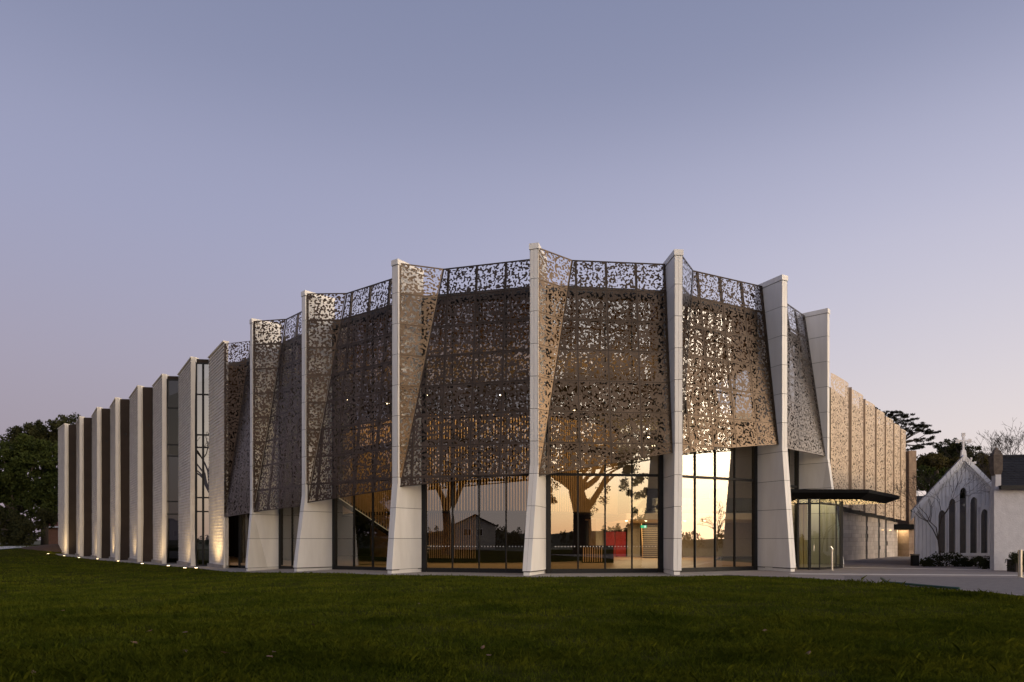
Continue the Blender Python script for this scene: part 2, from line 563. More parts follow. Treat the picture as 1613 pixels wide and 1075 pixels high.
# ------------------------------------------------------------------ perforated leaf pattern
CELLT = 640
TILE = 14.0
FR_RES = TILE / CELLT
def leaf_field(seed, dens, L, W):
    r = np.random.default_rng(seed)
    Fd = np.full((CELLT, CELLT), -1.0, np.float32)
    k = int(math.ceil(L * .8 / FR_RES)) + 2
    yy, xx = np.mgrid[-k:k + 1, -k:k + 1]
    n = int(TILE * TILE * dens)
    side = int(math.sqrt(n))
    for gi in range(side):
        for gj in range(side):
            cx = (gi + r.uniform(-.1, 1.1)) * CELLT / side
            cy = (gj + r.uniform(-.1, 1.1)) * CELLT / side
            ix, iy = int(cx), int(cy)
            dx, dy = (xx - (cx - ix)) * FR_RES, (yy - (cy - iy)) * FR_RES
            a = r.uniform(0, 2 * PI)
            sz = r.uniform(.62, 1.3)
            u = (dx * math.cos(a) + dy * math.sin(a)) / (L * sz * .5)
            v = (-dx * math.sin(a) + dy * math.cos(a)) / (W * sz * r.uniform(.42, .6))
            val = (1 - np.clip(np.abs(u), 0, 2) ** 1.6 - np.abs(v) ** 1.6 * (1 + .5 * u)).astype(np.float32)
            # a thin stalk that ties the leaf to its neighbours
            st = np.where((u < 0) & (u > -1.35), .55 - np.abs(v) * 3.2, -1).astype(np.float32)
            val = np.maximum(val, st)
            rows, cols = (iy + yy) % CELLT, (ix + xx) % CELLT
            Fd[rows, cols] = np.maximum(Fd[rows, cols], val)
    return Fd
FIELD = [leaf_field(3, 92, .155, .098), leaf_field(4, 92, .155, .098)]
SORT = [np.sort(f.ravel()) for f in FIELD]
def level(fi, frac): return float(SORT[fi][int((1 - frac) * (CELLT * CELLT - 1))])

def sample(Fd, x, y, sc=1.0):
    x = np.mod(x * sc / FR_RES, CELLT); y = np.mod(y * sc / FR_RES, CELLT)
    x0 = np.floor(x).astype(int); y0 = np.floor(y).astype(int)
    fx, fy = x - x0, y - y0
    x0 %= CELLT; y0 %= CELLT
    x1, y1 = (x0 + 1) % CELLT, (y0 + 1) % CELLT
    return (Fd[y0, x0] * (1 - fx) + Fd[y0, x1] * fx) * (1 - fy) + (Fd[y1, x0] * (1 - fx) + Fd[y1, x1] * fx) * fy

def march(Fv, P):
    """polygons of the region where Fv > 0 on a grid with 3D points P"""
    c = [Fv[:-1, :-1], Fv[:-1, 1:], Fv[1:, 1:], Fv[1:, :-1]]
    p = [P[:-1, :-1], P[:-1, 1:], P[1:, 1:], P[1:, :-1]]
    s = [q > 0 for q in c]
    code = s[0] * 1 + s[1] * 2 + s[2] * 4 + s[3] * 8
    VV, CC = [], []
    for cs in range(1, 16):
        m = code == cs
        if not m.any(): continue
        pts = []
        for k in range(4):
            k2 = (k + 1) % 4
            a, b = bool(cs >> k & 1), bool(cs >> k2 & 1)
            if a: pts.append(p[k][m])
            if a != b:
                fa, fb = c[k][m], c[k2][m]
                w = (fa / (fa - fb))[:, None]
                pts.append(p[k][m] * (1 - w) + p[k2][m] * w)
        A = np.stack(pts, 1)
        VV.append(A.reshape(-1, 3)); CC.append(np.full(A.shape[0], len(pts)))
    if not VV: return None, None
    return np.concatenate(VV), np.concatenate(CC)

CELL = .028
def perforated(name, parent, sl, sr, z0, z1, zb, posf, fi, ox, oy, thr, m, pscale=1.0, cell=CELL, edge=.035, gap=.015):
    """one panel between s=sl(z)..sr(z), z0..z1, cut off below at zb(s)"""
    wmax = max(sr(z0) - sl(z0), sr(z1) - sl(z1))
    if wmax < .2: return None
    h = z1 - z0
    nx = max(2, int(wmax / cell)); ny = max(2, int(h / cell))
    pv = np.linspace(0, 1, nx + 1)[None, :].repeat(ny + 1, 0)
    vv = np.linspace(0, 1, ny + 1)[:, None].repeat(nx + 1, 1)
    zn = z0 + vv * h
    a, b = sl(zn), sr(zn)
    w = np.maximum(b - a - 2 * gap, .004)
    s = a + gap + pv * w
    zl = np.maximum(z0, zb(s)) + gap
    zh = z1 - gap
    hh = zh - zl
    if hh.max() < .2: return None
    hh = np.maximum(hh, .002)
    z = zl + vv * hh
    P = posf(s, z)
    Fv = sample(FIELD[fi], s + ox, z + oy, pscale) - level(fi, thr)
    dE = np.minimum(np.minimum(pv, 1 - pv) * w, np.minimum(vv, 1 - vv) * hh)
    Fv = np.maximum(Fv, (edge - dE) * 20)
    V, C = march(Fv, P)
    if V is None: return None
    me = fast_mesh(name, V, C)
    return link(name, me, m, parent)

ROW = 1.43
ZT = T - .14
DT, DB = 1.22, .06                        # screen depth behind the noses, top and bottom
def build_screen(i):
    b = BAYS[i]
    a, t, n, L = b['a'], b['t'], b['n'], b['L']
    s_lo = HALF if i else .02
    sR = L - HALF - .02
    zl, zr = b['zl'], b['zr']
    zbf = lambda s: zl + (zr - zl) * np.clip(np.asarray(s, float) / L, 0, 1) ** (1.0 if i != 5 else .8)
    kz = lambda z: np.clip((np.asarray(z, float) - zl) / (ZT - zl), 0, 1)
    fs = lambda z: s_lo + .04 + 1.72 * kz(z)           # fold line
    fd = lambda z: DB + (DT - DB) * kz(z)
    def pos_main(s, z):
        d = fd(z)
        return np.stack([a.x + t.x * s + n.x * d, a.y + t.y * s + n.y * d, z + 0 * s], -1)
    def pos_strip(s, z):
        u = (s - s_lo) / np.maximum(fs(z) - s_lo, .01)
        d = .02 + (fd(z) - .02) * u
        return np.stack([a.x + t.x * s + n.x * d, a.y + t.y * s + n.y * d, z + 0 * s], -1)
    fr = MB()
    P = lambda f, s, z, off=.07: (lambda q: (q[0] + n.x * off, q[1] + n.y * off, q[2]))(f(np.float64(s), np.float64(z)))
    zmin = min(zl, zr)
    cols = [sR - 1.42 * k for k in range(0, 5) if sR - 1.42 * k > .3]
    # posts behind the sheet, rails along the seams
    for s in cols:
        zz = [z for z in np.linspace(float(zbf(s)) + .02, ZT - .03, 12) if float(fs(z)) < s]
        for q in range(len(zz) - 1):
            fr.bar(P(pos_main, s - (.05 if s == sR else 0), zz[q]), P(pos_main, s - (.05 if s == sR else 0), zz[q + 1]), .07, .11, (n.x, n.y, 0))
    rows = [ZT - ROW * k for k in range(0, 10)]
    for k, z in enumerate(rows):
        if z < zmin: break
        zz = z - (.03 if k == 0 else 0)
        s0 = float(fs(zz))
        # where the lower edge climbs past this seam the rail stops
        s1 = sR
        if float(zbf(s1)) > zz:
            for q in np.linspace(s1, s0, 60):
                if float(zbf(q)) < zz: s1 = q; break
            else: continue
        fr.bar(P(pos_main, s0, zz, .045), P(pos_main, s1, zz, .045), .05, .05)
        if i: fr.bar(P(pos_strip, s_lo + .02, zz, .04), P(pos_strip, s0, zz, .04), .045, .05)
    zz = np.linspace(zl + .02, ZT - .02, 10)
    for q in range(9):                                 # fold and nose edge posts
        fr.bar(P(pos_main, float(fs(zz[q])), zz[q], .05), P(pos_main, float(fs(zz[q + 1])), zz[q + 1], .05), .05, .06)
        fr.bar(P(pos_strip, s_lo + .05, zz[q], .06), P(pos_strip, s_lo + .05, zz[q + 1], .06), .05, .06)
    ss = np.linspace(s_lo + .03, sR, 8)
    for q in range(7):                                 # lower edge
        fr.bar(P(pos_main, max(ss[q], float(fs(zbf(ss[q])))), float(zbf(ss[q])) + .03, .04), P(pos_main, ss[q + 1], float(zbf(ss[q + 1])) + .03, .04), .05, .05)
    screen = part(fr, 'screen', M['rail'])
    edges = [None] + sorted(cols)[:-1] + [sR]
    for k in range(len(rows) - 1):
        z1, z0 = rows[k], rows[k + 1]
        if z1 < zmin + .1: break
        z0 = max(z0, zmin)
        thr = .46 if k == 0 else (.56 if k < 3 else .60)
        for c in range(len(edges) - 1):
            e0, e1 = edges[c], edges[c + 1]
            if e0 is None:
                sl = fs
                sr = lambda z, e1=e1: np.maximum(e1 + 0 * np.asarray(z, float), fs(z))
            else:
                sl = lambda z, e0=e0: np.maximum(e0 + 0 * np.asarray(z, float), np.minimum(fs(z), e0 + 1.42))
                sr = lambda z, e1=e1: np.maximum(e1 + 0 * np.asarray(z, float), fs(z))
            perforated('perforated_panel', screen, sl, sr, z0, z1, zbf, pos_main, i % 2, i * 3.7 + .31 * c, i * 2.3, thr, M['bronze'])
        sl = lambda z: s_lo + .0 * np.asarray(z, float)
        # the folded return beside the fin, measured along its own slope
        perforated('folded_panel', screen, sl, fs, z0, z1, lambda s: zl + 0 * s, pos_strip, (i + 1) % 2, i * 1.9, i * 4.1, thr, M['bronze'])
for i in range(7):
    build_screen(i)

# ------------------------------------------------------------------ pale fins
KINK = {'G': 3.4, 'F': 3.9, 'E': 4.2, 'A': 4.85, 'B': 5.6, 'C': 6.2, 'D': 6.2}
FOOT = {'G': (387.5, .5), 'F': (464, .5), 'E': (612.5, .5), 'A': (829, .55), 'B': (1067, .55), 'C': (1250, .6), 'D': (1329, .9)}
for key in ORDER:
    p, t, n = FR[key]
    zk = KINK[key]
    px, f = FOOT[key]
    base = p - n * f
    r = (px - CX) / F                      # (base.x + t.x*d) = r*(base.y + t.y*d)
    dl = (r * base.y - base.x) / (t.x - r * t.y)
    BD = 1.72
    zg = min(gzf(p.x, p.y), 0) + .05
    def sec(z, off=0.0):
        k = max(0.0, (zk - z) / (zk - zg))
        h = HALF + off
        W = lambda s, d: (p.x + t.x * s + n.x * d, p.y + t.y * s + n.y * d, z)
        return [W(-h, BD), W(-h, .95 * k), W(dl * k - h, -f * k - off), W(dl * k, -f * k - off), W(dl * k + h, -f * k - off), W(h, .95 * k), W(h, BD)]
    core = MB()
    zs = [zg + .12, zk, T - .02]
    for z0, z1 in zip(zs[:-1], zs[1:]):
        A, B_ = sec(z0, -.03), sec(z1, -.03)
        for q in range(6):
            core.poly([A[q], A[q + 1], B_[q + 1], B_[q]])
        core.poly([A[6], A[0], B_[0], B_[6]])
    core.poly(sec(T - .02, -.03))
    fin = part(core, 'fin', M['core'])
    levels = sorted(set([zg + .16] + [ZT - ROW * k + .02 for k in range(1, 10) if ZT - ROW * k > zg + .6] + [T - .26]))
    J = .011
    for z0, z1 in zip(levels[:-1], levels[1:]):
        cuts = [z0 + J] + ([zk] if z0 + J < zk < z1 - J else []) + [z1 - J]
        objs = [MB() for _ in range(4)]
        for a0, a1 in zip(cuts[:-1], cuts[1:]):
            A, B_ = sec(a0), sec(a1)
            flat = a1 > zk + 1e-4 or abs(a0 - zk) < 1e-4
            def quad(mbx, i0, i1, sx0=0., sx1=0.):
                P = [Vector(A[i0]), Vector(A[i1]), Vector(B_[i1]), Vector(B_[i0])]
                if (P[1] - P[0]).length + (P[2] - P[3]).length < 1e-3: return
                if (P[2] - P[3]).length < 1e-3: P = P[:3]
                elif (P[1] - P[0]).length < 1e-3: P = [P[0], P[2], P[3]]
                mbx.slab([tuple(v) for v in P], .024)
            quad(objs[0], 0, 1); quad(objs[0], 1, 2)
            def half(mbx, lo):
                # nose split down its middle with a fine joint
                def mix(S, u): return Vector(S[2]).lerp(Vector(S[4]), u)
                u0, u1 = (0, .485) if lo else (.515, 1)
                mbx.slab([tuple(mix(A, u0)), tuple(mix(A, u1)), tuple(mix(B_, u1)), tuple(mix(B_, u0))], .024)
            half(objs[1], True); half(objs[2], False)
            quad(objs[3], 4, 5); quad(objs[3], 5, 6)
        for ob in objs:
            if ob.f: part(ob, 'cladding_panel', M['fin'], fin)
    cap = MB()
    A = sec(T - .25, .03); B_ = sec(T, .03)
    cap.prism([(q[0], q[1]) for q in (A[0], A[2], A[4], A[6])], T - .25, T)
    part(cap, 'cap', M['fin'], fin)
    foot = MB()
    A = sec(zg, -.05)
    foot.prism([(q[0], q[1]) for q in (A[0], A[2], A[4], A[6])], zg - .35, zg + .15)
    part(foot, 'plinth', M['fin'], fin)

# ------------------------------------------------------------------ glazing behind the screens
ZR = 13.1
TRANS = [.12, 4.62, 7.4, 8.9, 10.4, 11.8, ZR - .1]
for i in range(7):
    a, b = GL[i]
    t, n, L = frame(a, b)
    zg = min(gzf(a.x, a.y), gzf(b.x, b.y)) + .03
    tr = [zg + .1] + TRANS[1:]
    W = lambda s, z, d=0.: (a.x + t.x * s + n.x * d, a.y + t.y * s + n.y * d, z)
    mb = MB()
    e = .22
    ncol = 4
    cs = [e + (L - 2 * e) * k / ncol for k in range(ncol + 1)]
    def vbar(s0, s1, z0, z1, d0=-.05, d1=.12):
        mb.hexa([W(s0, z0, d0), W(s1, z0, d0), W(s1, z0, d1), W(s0, z0, d1), W(s0, z1, d0), W(s1, z1, d0), W(s1, z1, d1), W(s0, z1, d1)])
    vbar(0, e, zg, ZR, -.06, .13); vbar(L - e, L, zg, ZR, -.06, .13)
    for s in cs[1:-1]: vbar(s - .026, s + .026, zg, ZR, -.03, .09)
    for q, z in enumerate(tr):
        hh = .1 if q in (0, len(tr) - 1) else (.06 if q == 1 else .03)
        for s0, s1 in zip(cs[:-1], cs[1:]):
            mb.hexa([W(s0 + .03, z - hh, -.04), W(s1 - .03, z - hh, -.04), W(s1 - .03, z - hh, .1), W(s0 + .03, z - hh, .1),
                     W(s0 + .03, z + hh, -.04), W(s1 - .03, z + hh, -.04), W(s1 - .03, z + hh, .1), W(s0 + .03, z + hh, .1)])
    win = part(mb, 'window', M['black'])
    for q in range(len(tr) - 1):
        for s0, s1 in zip(cs[:-1], cs[1:]):
            pm = MB()
            dd = random.uniform(-.004, .004)
            pm.hexa([W(s0 + .02, tr[q] + .02, .03 + dd), W(s1 - .02, tr[q] + .02, .03 - dd), W(s1 - .02, tr[q] + .02, .032 - dd), W(s0 + .02, tr[q] + .02, .032 + dd),
                     W(s0 + .02, tr[q + 1] - .02, .03 + dd), W(s1 - .02, tr[q + 1] - .02, .03 - dd), W(s1 - .02, tr[q + 1] - .02, .032 - dd), W(s0 + .02, tr[q + 1] - .02, .032 + dd)])
            pm.f = [pm.f[2]]; pm.mi = [0]          # the single outer face of the pane
            part(pm, 'pane', M['glass'], win)
    if i in (3, 4):
        dm = MB()
        s = .3
        while s < L - .3:
            if all(abs(s - c) > .09 for c in cs):
                dm.poly([W(s + .026 * math.cos(-u), 1.27 + .026 * math.sin(-u), .02) for u in np.linspace(0, 2 * PI, 8, endpoint=False)])
            s += .15
        part(dm, 'safety_dot', M['white_dot'], win, kind='stuff')

# ------------------------------------------------------------------ folded stone wall on the left
STRIP_W = .29
kinkx = {1: -.22, 2: .02, 3: .06, 4: .05, 5: .03, 6: .02, 7: .0}
for k in range(8):
    nz = PIER[k]                             # nose, outermost right corner of the tiled face
    if k < 7:
        nx_ = PIER[k + 1]
        st = nx_ + Vector((1.15, .16))       # starts behind the return of the next pier
    else:
        dvec = (nz - PIER[6]).normalized()
        st = nz + Vector((-3.2, 3.6))
    zg = gzf(nz.x, nz.y)
    fl = kinkx.get(k, 0)
    zkk = 3.4
    dirx = (nz - st).normalized()
    nin = Vector((-dirx.y, dirx.x))          # into the wall
    if nin.dot(Vector((.7, .7))) < 0: nin = -nin
    L = (nz - st).length
    # backing wall of the face
    mb = MB()
    bk = [st + nin * .06, nz + nin * .06, nz + nin * .3, st + nin * .3]
    mb.prism(bk, zg - .1, T - .02)
    wall = part(mb, 'stone_wall', M['stone_tile'])
    # rows of split stone tiles, each course leaning out at its foot
    rows_n = 68
    h = (T - .05 - (zg + .25)) / rows_n
    ncol = max(4, int(L / .52))
    V = []
    for r in range(rows_n):
        z0, z1 = zg + .25 + r * h, zg + .25 + (r + 1) * h - .026
        sh = .5 if r % 2 else 0.0
        s_edges = [0] + [(q + sh) * L / ncol for q in range(0 if sh else 1, ncol)] + [L]
        zz = (z0 + z1) / 2
        kf = fl * max(0, 1 - abs(zz - zkk) / 3.2)
        lf = (.35 if k == 0 else .12) * max(0, (zkk - zz) / zkk)          # the left edge drifts in near the ground
        for s0, s1 in zip(s_edges[:-1], s_edges[1:]):
            d0 = .0 + random.uniform(0, .022); d1 = d0 + .062
            q0, q1 = s0 + .006, s1 - .006
            f0 = lambda s: s * (1 - lf / L) + lf + kf * (s / L)
            q0, q1 = f0(q0), f0(q1)
            A0 = st + dirx * q0; A1 = st + dirx * q1
            def P(a, d, z): return (a.x + nin.x * d, a.y + nin.y * d, z)
            a, b, c, d = P(A0, d0, z0), P(A1, d0, z0), P(A1, d1, z1), P(A0, d1, z1)
            a2, b2, c2, d2 = P(A0, .07, z0), P(A1, .07, z0), P(A1, .07, z1), P(A0, .07, z1)
            V += [a, b, c, d, d, c, c2, d2, b, a, a2, b2, a, d, d2, a2, c, b, b2, c2]
    link('stone_tile', fast_mesh('stone_tile', np.array(V), np.full(len(V) // 4, 4)), M['stone_tile'], wall, kind='stuff')
    cp = MB()
    cp.prism([st - nin * .04, nz - nin * .04, nz + nin * .34, st + nin * .34], T - .03, T + .05)
    part(cp, 'coping', M['nose'], wall)
    pl = MB()
    pl.prism([st + dirx * .1 - nin * .09, nz - nin * .09, nz + nin * .3, st + dirx * .1 + nin * .3], zg - .2, zg + .24)
    part(pl, 'plinth', M['kerb'], wall)
    if k == 0:
        cs = MB()
        cs.prism([nz, nz + Vector((.12, .02)), nz + Vector((.2, .35)), nz + Vector((.06, .36))], zg - .1, 3.0)
        part(cs, 'edge_trim', M['nose'])
        continue
    # pale nose, dark return
    segs = [(zg - .1, zkk), (zkk, T)]
    ed = MB()
    for z0, z1 in segs:
        k0 = fl * max(0, 1 - abs(z0 - zkk) / 3.2); k1 = fl * max(0, 1 - abs(z1 - zkk) / 3.2)
        # upper run: straight again above the kink
        if z1 == T: k1 = 0
        c0, c1 = nz + dirx * k0, nz + dirx * k1
        w = Vector((STRIP_W, .02)); bk = Vector((.14, .22))
        ed.hexa([(c0.x, c0.y - .03, z0 + .006), (c0.x + w.x, c0.y + w.y - .03, z0 + .006), (c0.x + w.x + bk.x, c0.y + w.y + bk.y, z0 + .006), (c0.x + bk.x * .3, c0.y + bk.y, z0 + .006),
                 (c1.x, c1.y - .03, z1 - .006), (c1.x + w.x, c1.y + w.y - .03, z1 - .006), (c1.x + w.x + bk.x, c1.y + w.y + bk.y, z1 - .006), (c1.x + bk.x * .3, c1.y + bk.y, z1 - .006)])
    part(ed, 'edge_trim', M['nose'])
    a = nz + Vector((STRIP_W + .02, .10)); b = nz + Vector((1.26, .24))
    if k in (1, 2):
        wf = MB()
        for u in (0, .5, 1) if k == 1 else (0, 1):
            c = a.lerp(b, u)
            wf.box((c.x - .06, c.y - .05, zg), (c.x + .06, c.y + .08, T - .35))
        zl = [zg + .08, 3.6, 4.6, 8.2, 9.1, 12.0, T - .4]
        for z in zl:
            wf.hexa([(a.x, a.y - .03, z - .05), (b.x, b.y - .03, z - .05), (b.x, b.y + .06, z - .05), (a.x, a.y + .06, z - .05),
                     (a.x, a.y - .03, z + .05), (b.x, b.y - .03, z + .05), (b.x, b.y + .06, z + .05), (a.x, a.y + .06, z + .05)])
        w = part(wf, 'tall_window', M['black'])
        for z0, z1 in zip(zl[:-1], zl[1:]):
            pn = MB()
            pn.poly([(a.x, a.y + .02, z0), (b.x, b.y + .02, z0), (b.x, b.y + .02, z1), (a.x, a.y + .02, z1)])
            part(pn, 'pane', M['glass_dark' if k == 1 else 'glass_dim'], w)
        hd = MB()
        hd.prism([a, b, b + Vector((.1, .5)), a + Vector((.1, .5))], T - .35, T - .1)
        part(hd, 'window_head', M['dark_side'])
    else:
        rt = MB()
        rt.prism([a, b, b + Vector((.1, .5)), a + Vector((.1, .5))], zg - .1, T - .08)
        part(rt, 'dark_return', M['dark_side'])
        vt = MB()                             # small round vent high on the return
        c = a.lerp(b, .55)
        dn = Vector((b.y - a.y, -(b.x - a.x))).normalized()
        vt.tube([(c.x + dn.x * -.02, c.y + dn.y * -.02, 11.3), (c.x + dn.x * .05, c.y + dn.y * .05, 11.3)], .09, 10)
        part(vt, 'vent', M['black'])

# ------------------------------------------------------------------ roof, floor and inner shell
p, t, n = FR['D']
Dback = p + n * 1.6
w0 = WA - WT * 4.0 + WN * 1.0
w1 = WA + WT * 18.5 + WN * 1.0
left_line = [PIER[k] + Vector((.75, .9)) for k in range(7, 0, -1)] + [H + Vector((.2, .5))]
outline = [PIER[7] + Vector((.2, 4.0))] + left_line
for a, b in GL: outline += [a + (b - a) * .0 + BAYS[0]['n'] * 0, b]
outline += [Dback, w0 + WN * 7, w1 + WN * 16, Vector((10, 92)), Vector((-44, 96))]
wing_outline = [w0 + WN * .2, w1, w1 + WN * 16, w0 + WN * 16]
inset = []
mb = MB(); mb.prism(outline, ZR, ZR + .28)
part(mb, 'roof', M['roof'])
mb = MB(); mb.prism(outline, ZR - .09, ZR - .012)
part(mb, 'ceiling', M['ceiling'])
mb = MB(); mb.prism(outline, -.12, .052)
part(mb, 'floor', M['floor'])
# wall between the last fin and the wing, wing wall itself
def wall_seg(mb, a, b, z0, z1, th=.3, m=0):
    t, n, L = frame(a, b)
    mb.prism([a, b, b + n * th, a + n * th], z0, z1, m)
mb = MB()
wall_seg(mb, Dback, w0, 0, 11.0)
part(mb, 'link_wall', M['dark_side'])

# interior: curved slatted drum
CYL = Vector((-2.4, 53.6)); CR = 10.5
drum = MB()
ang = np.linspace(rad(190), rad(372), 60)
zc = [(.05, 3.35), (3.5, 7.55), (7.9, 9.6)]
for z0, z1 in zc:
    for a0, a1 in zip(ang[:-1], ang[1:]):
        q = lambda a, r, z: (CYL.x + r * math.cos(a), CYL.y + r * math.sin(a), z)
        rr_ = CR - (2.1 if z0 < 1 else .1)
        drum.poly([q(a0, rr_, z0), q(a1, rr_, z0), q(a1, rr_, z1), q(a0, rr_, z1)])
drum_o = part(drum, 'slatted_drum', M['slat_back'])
sl = MB()
da = .185 / CR
def slat(a, z0, z1, inn=0.0):
    e = (Vector((math.cos(a), math.sin(a)))); tt = Vector((-e.y, e.x))
    c = CYL + e * (CR - inn)
    pts = [c + tt * .022 + e * .07, c - tt * .022 + e * .07, c - tt * .022 - e * .04, c + tt * .022 - e * .04]
    sl.prism(pts, z0, z1)
a = rad(192)
while a < rad(370):
    slat(a, 3.42, 7.5); slat(a, 7.95, 9.55)
    X = CYL.x + CR * math.cos(a)
    if -6.3 < X < -2.3 and math.sin(a) < 0: slat(a, .35, 3.34, 2.0)
    if X < -6.8 and math.sin(a) < 0: slat(a, .35, 3.34, 2.0)
    a += da
part(sl, 'timber_slat', M['slat'], drum_o, kind='stuff')
lg = MB()
for z0, z1 in ((3.35, 3.42), (7.55, 7.9), (9.6, 9.8)):
    pts = [CYL + Vector((math.cos(a), math.sin(a))) * (CR + .16) for a in ang]
    lg.prism(pts, z0, z1)
part(lg, 'drum_ledge', M['slat_back'], drum_o)

# foyer behind the right-hand bays
mb = MB()
wall_seg(mb, Vector((7.2, 62.0)), Vector((30, 62.0)), .05, ZR - .01)
part(mb, 'foyer_back_wall', M['inner'])
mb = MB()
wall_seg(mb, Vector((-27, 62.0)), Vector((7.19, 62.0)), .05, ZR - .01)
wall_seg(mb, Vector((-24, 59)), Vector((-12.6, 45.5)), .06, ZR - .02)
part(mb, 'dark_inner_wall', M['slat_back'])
mb = MB()
mb.prism([Vector((8.3, 49.5)), Vector((19.5, 49.5)), Vector((26, 61.9)), Vector((8.3, 61.9))], 3.05, 3.5)
gal = part(mb, 'gallery_floor', M['inner'])
mb = MB()
for k in range(7):
    x0 = 8.4 + k * 1.55
    mb.box((x0, 49.52, 3.5), (x0 + 1.5, 49.54, 4.6))
part(mb, 'gallery_balustrade', M['glass_green'], gal)
mb = MB()
for x0, x1 in ((9.0, 10.6), (12.2, 13.2), (14.6, 16.4), (18, 19)):
    mb.box((x0, 61.80, 3.6), (x1, 61.96, 6.2))
part(mb, 'gallery_opening', M['slat_back'])
for X in (8.35, 9.35):
    mb = MB(); mb.box((X, 61.7, .06), (X + .94, 61.95, 2.3)); mb.box((X + .8, 61.66, 1.05), (X + .84, 61.7, 1.35))
    part(mb, 'red_door', M['red'])
for X0, X1 in ((10.45, 11.6), (12.0, 12.5)):
    mb = MB(); mb.box((X0, 61.85, .06), (X1, 61.96, 2.6))
    part(mb, 'inner_door', M['inner' if X0 < 11 else 'slat_back'])
mb = MB()
mb.box((10.3, 61.7, .06), (10.42, 61.95, 3)); mb.box((11.65, 61.7, .06), (11.8, 61.95, 3)); mb.box((8.3, 61.72, 2.32), (10.3, 61.95, 2.42))
part(mb, 'door_frame', M['slat_back'])

# grand stair at the right of the foyer
stair = MB(); nos = MB(); rl = MB()
NST = 18
for k in range(NST):
    z = .06 + .165 * k
    x0, x1 = 10.7 + .09 * k * .55, 12.75 + .09 * k
    y = 56.0 + .29 * k
    stair.box((x0, y, z), (x1, y + .29, z + .165))
    nos.box((x0, y - .03, z + .125), (x1, y, z + .17))
st_o = stair.build('staircase', M['step'], label='straight stair with pale nosings rising at the right of the lit foyer', cat='staircase')
nos.build('stair_nosing', M['step_nose'], st_o)
for sx0, sx1 in ((10.65, 11.5), (12.8, 14.35)):
    rl = MB()
    rl.hexa([(sx0, 55.8, .1), (sx0 + .05, 55.8, .1), (sx1 + .05, 61, 3), (sx1, 61, 3), (sx0, 55.8, 1.15), (sx0 + .05, 55.8, 1.15), (sx1 + .05, 61, 4.05), (sx1, 61, 4.05)])
    rl.build('balustrade', M['slat'], st_o)

# stair crossing the left bays
def lerp(a, b, u): return a + (b - a) * u
sa, sb = Vector((-11.2, 41.5, 4.6)), Vector((-5.6, 40.4, 1.0))
mb = MB()
mb.hexa([tuple(sa + Vector((0, 0, -.35))), tuple(sb + Vector((0, 0, -.35))), tuple(sb + Vector((0, 1.5, -.35))), tuple(sa + Vector((0, 1.5, -.35))), tuple(sa), tuple(sb), tuple(sb + Vector((0, 1.5, 0))), tuple(sa + Vector((0, 1.5, 0)))])
st2 = mb.build('slatted_staircase', M['slat_back'], label='dark stair with timber slat sides descending behind the left glass bay', cat='staircase')
mb = MB()
for k in range(34):
    q = sa.lerp(sb, (k + .5) / 34)
    mb.box((q.x - .03, q.y - .06, q.z + .02), (q.x + .03, q.y - .01, q.z + .95))
mb.build('timber_slat', M['slat'], st2, kind='stuff')
mb = MB()
mb.bar(sa + Vector((0, -.06, -.02)), sb + Vector((0, -.06, -.02)), .05, .04)
mb.build('strip_light', M['strip'], st2)
mb = MB()
for k in range(7):
    q = Vector((-6.3 + k * .03, 38.5 + k * .28, .06 + .17 * k))
    mb.box((q.x, q.y, q.z), (q.x + 1.3, q.y + .28, q.z + .17))
    mb.box((q.x, q.y - .02, q.z + .12), (q.x + 1.3, q.y, q.z + .165), 1)
s3 = mb.build('short_stair', [M['step'], M['step_nose']], label='short flight of pale edged steps behind the glass left of the centre', cat='staircase')

# reception desk and timber portal
d = thing('reception_desk', 'slatted timber reception desk standing in the dim middle of the foyer', 'desk', (5.4, 45, .05))
mb = MB(); mb.box((-.75, 0, 0), (1.3, .7, 1.08)); mb.build('desk_body', M['slat_back'], d)
mb = MB()
for k in range(9): mb.box((-.72 + k * .15, -.05, .06), (-.66 + k * .15, 0.0, 1.05))
mb.build('timber_slat', M['slat'], d, kind='stuff')
mb = MB(); mb.box((-.8, -.1, 1.08), (1.35, .75, 1.14)); mb.build('desk_top', M['black'], d)
mb = MB()
for x0, x1 in ((5.1, 5.2), (5.7, 6.2)): mb.box((x0, 50.5, .06), (x1, 50.9, 3.0))
mb.box((5.1, 50.5, 3.0), (6.2, 50.9, 3.1))
part(mb, 'timber_portal', M['slat'])

# exit sign
ex = thing('exit_sign', 'small lit green running man exit sign hanging over the foyer stair', 'sign', (10.2, 54.0, 2.5))
mb = MB(); mb.box((0, 0, 0), (.46, .05, .22)); mb.build('sign_box', M['exit_green'], ex)
mb = MB()
mb.box((.27, -.01, .03), (.4, -.004, .19))
mb.tube([(.17, -.008, .175), (.17, -.003, .175)], .022, 8)
mb.bar((.16, -.007, .15), (.13, -.007, .09), .035, .006); mb.bar((.13, -.007, .09), (.17, -.007, .04), .025, .006); mb.bar((.13, -.007, .09), (.08, -.007, .05), .025, .006)
mb.bar((.16, -.007, .145), (.21, -.007, .11), .02, .006); mb.bar((.155, -.007, .145), (.1, -.007, .13), .02, .006)
mb.build('pictogram', M['exit_white'], ex)

def area(name, loc, energy, size, col, rot=(0, 0, 0), sy=None, parent=None):
    l = bpy.data.lights.new(name, 'AREA')
    l.energy = energy; l.size = size; l.color = col
    if sy: l.shape = 'RECTANGLE'; l.size_y = sy
    o = bpy.data.objects.new(name, l)
    o.location = loc; o.rotation_euler = rot
    if parent: o.parent = parent
    COL.objects.link(o)
    return o
WARM = (1, .76, .44)
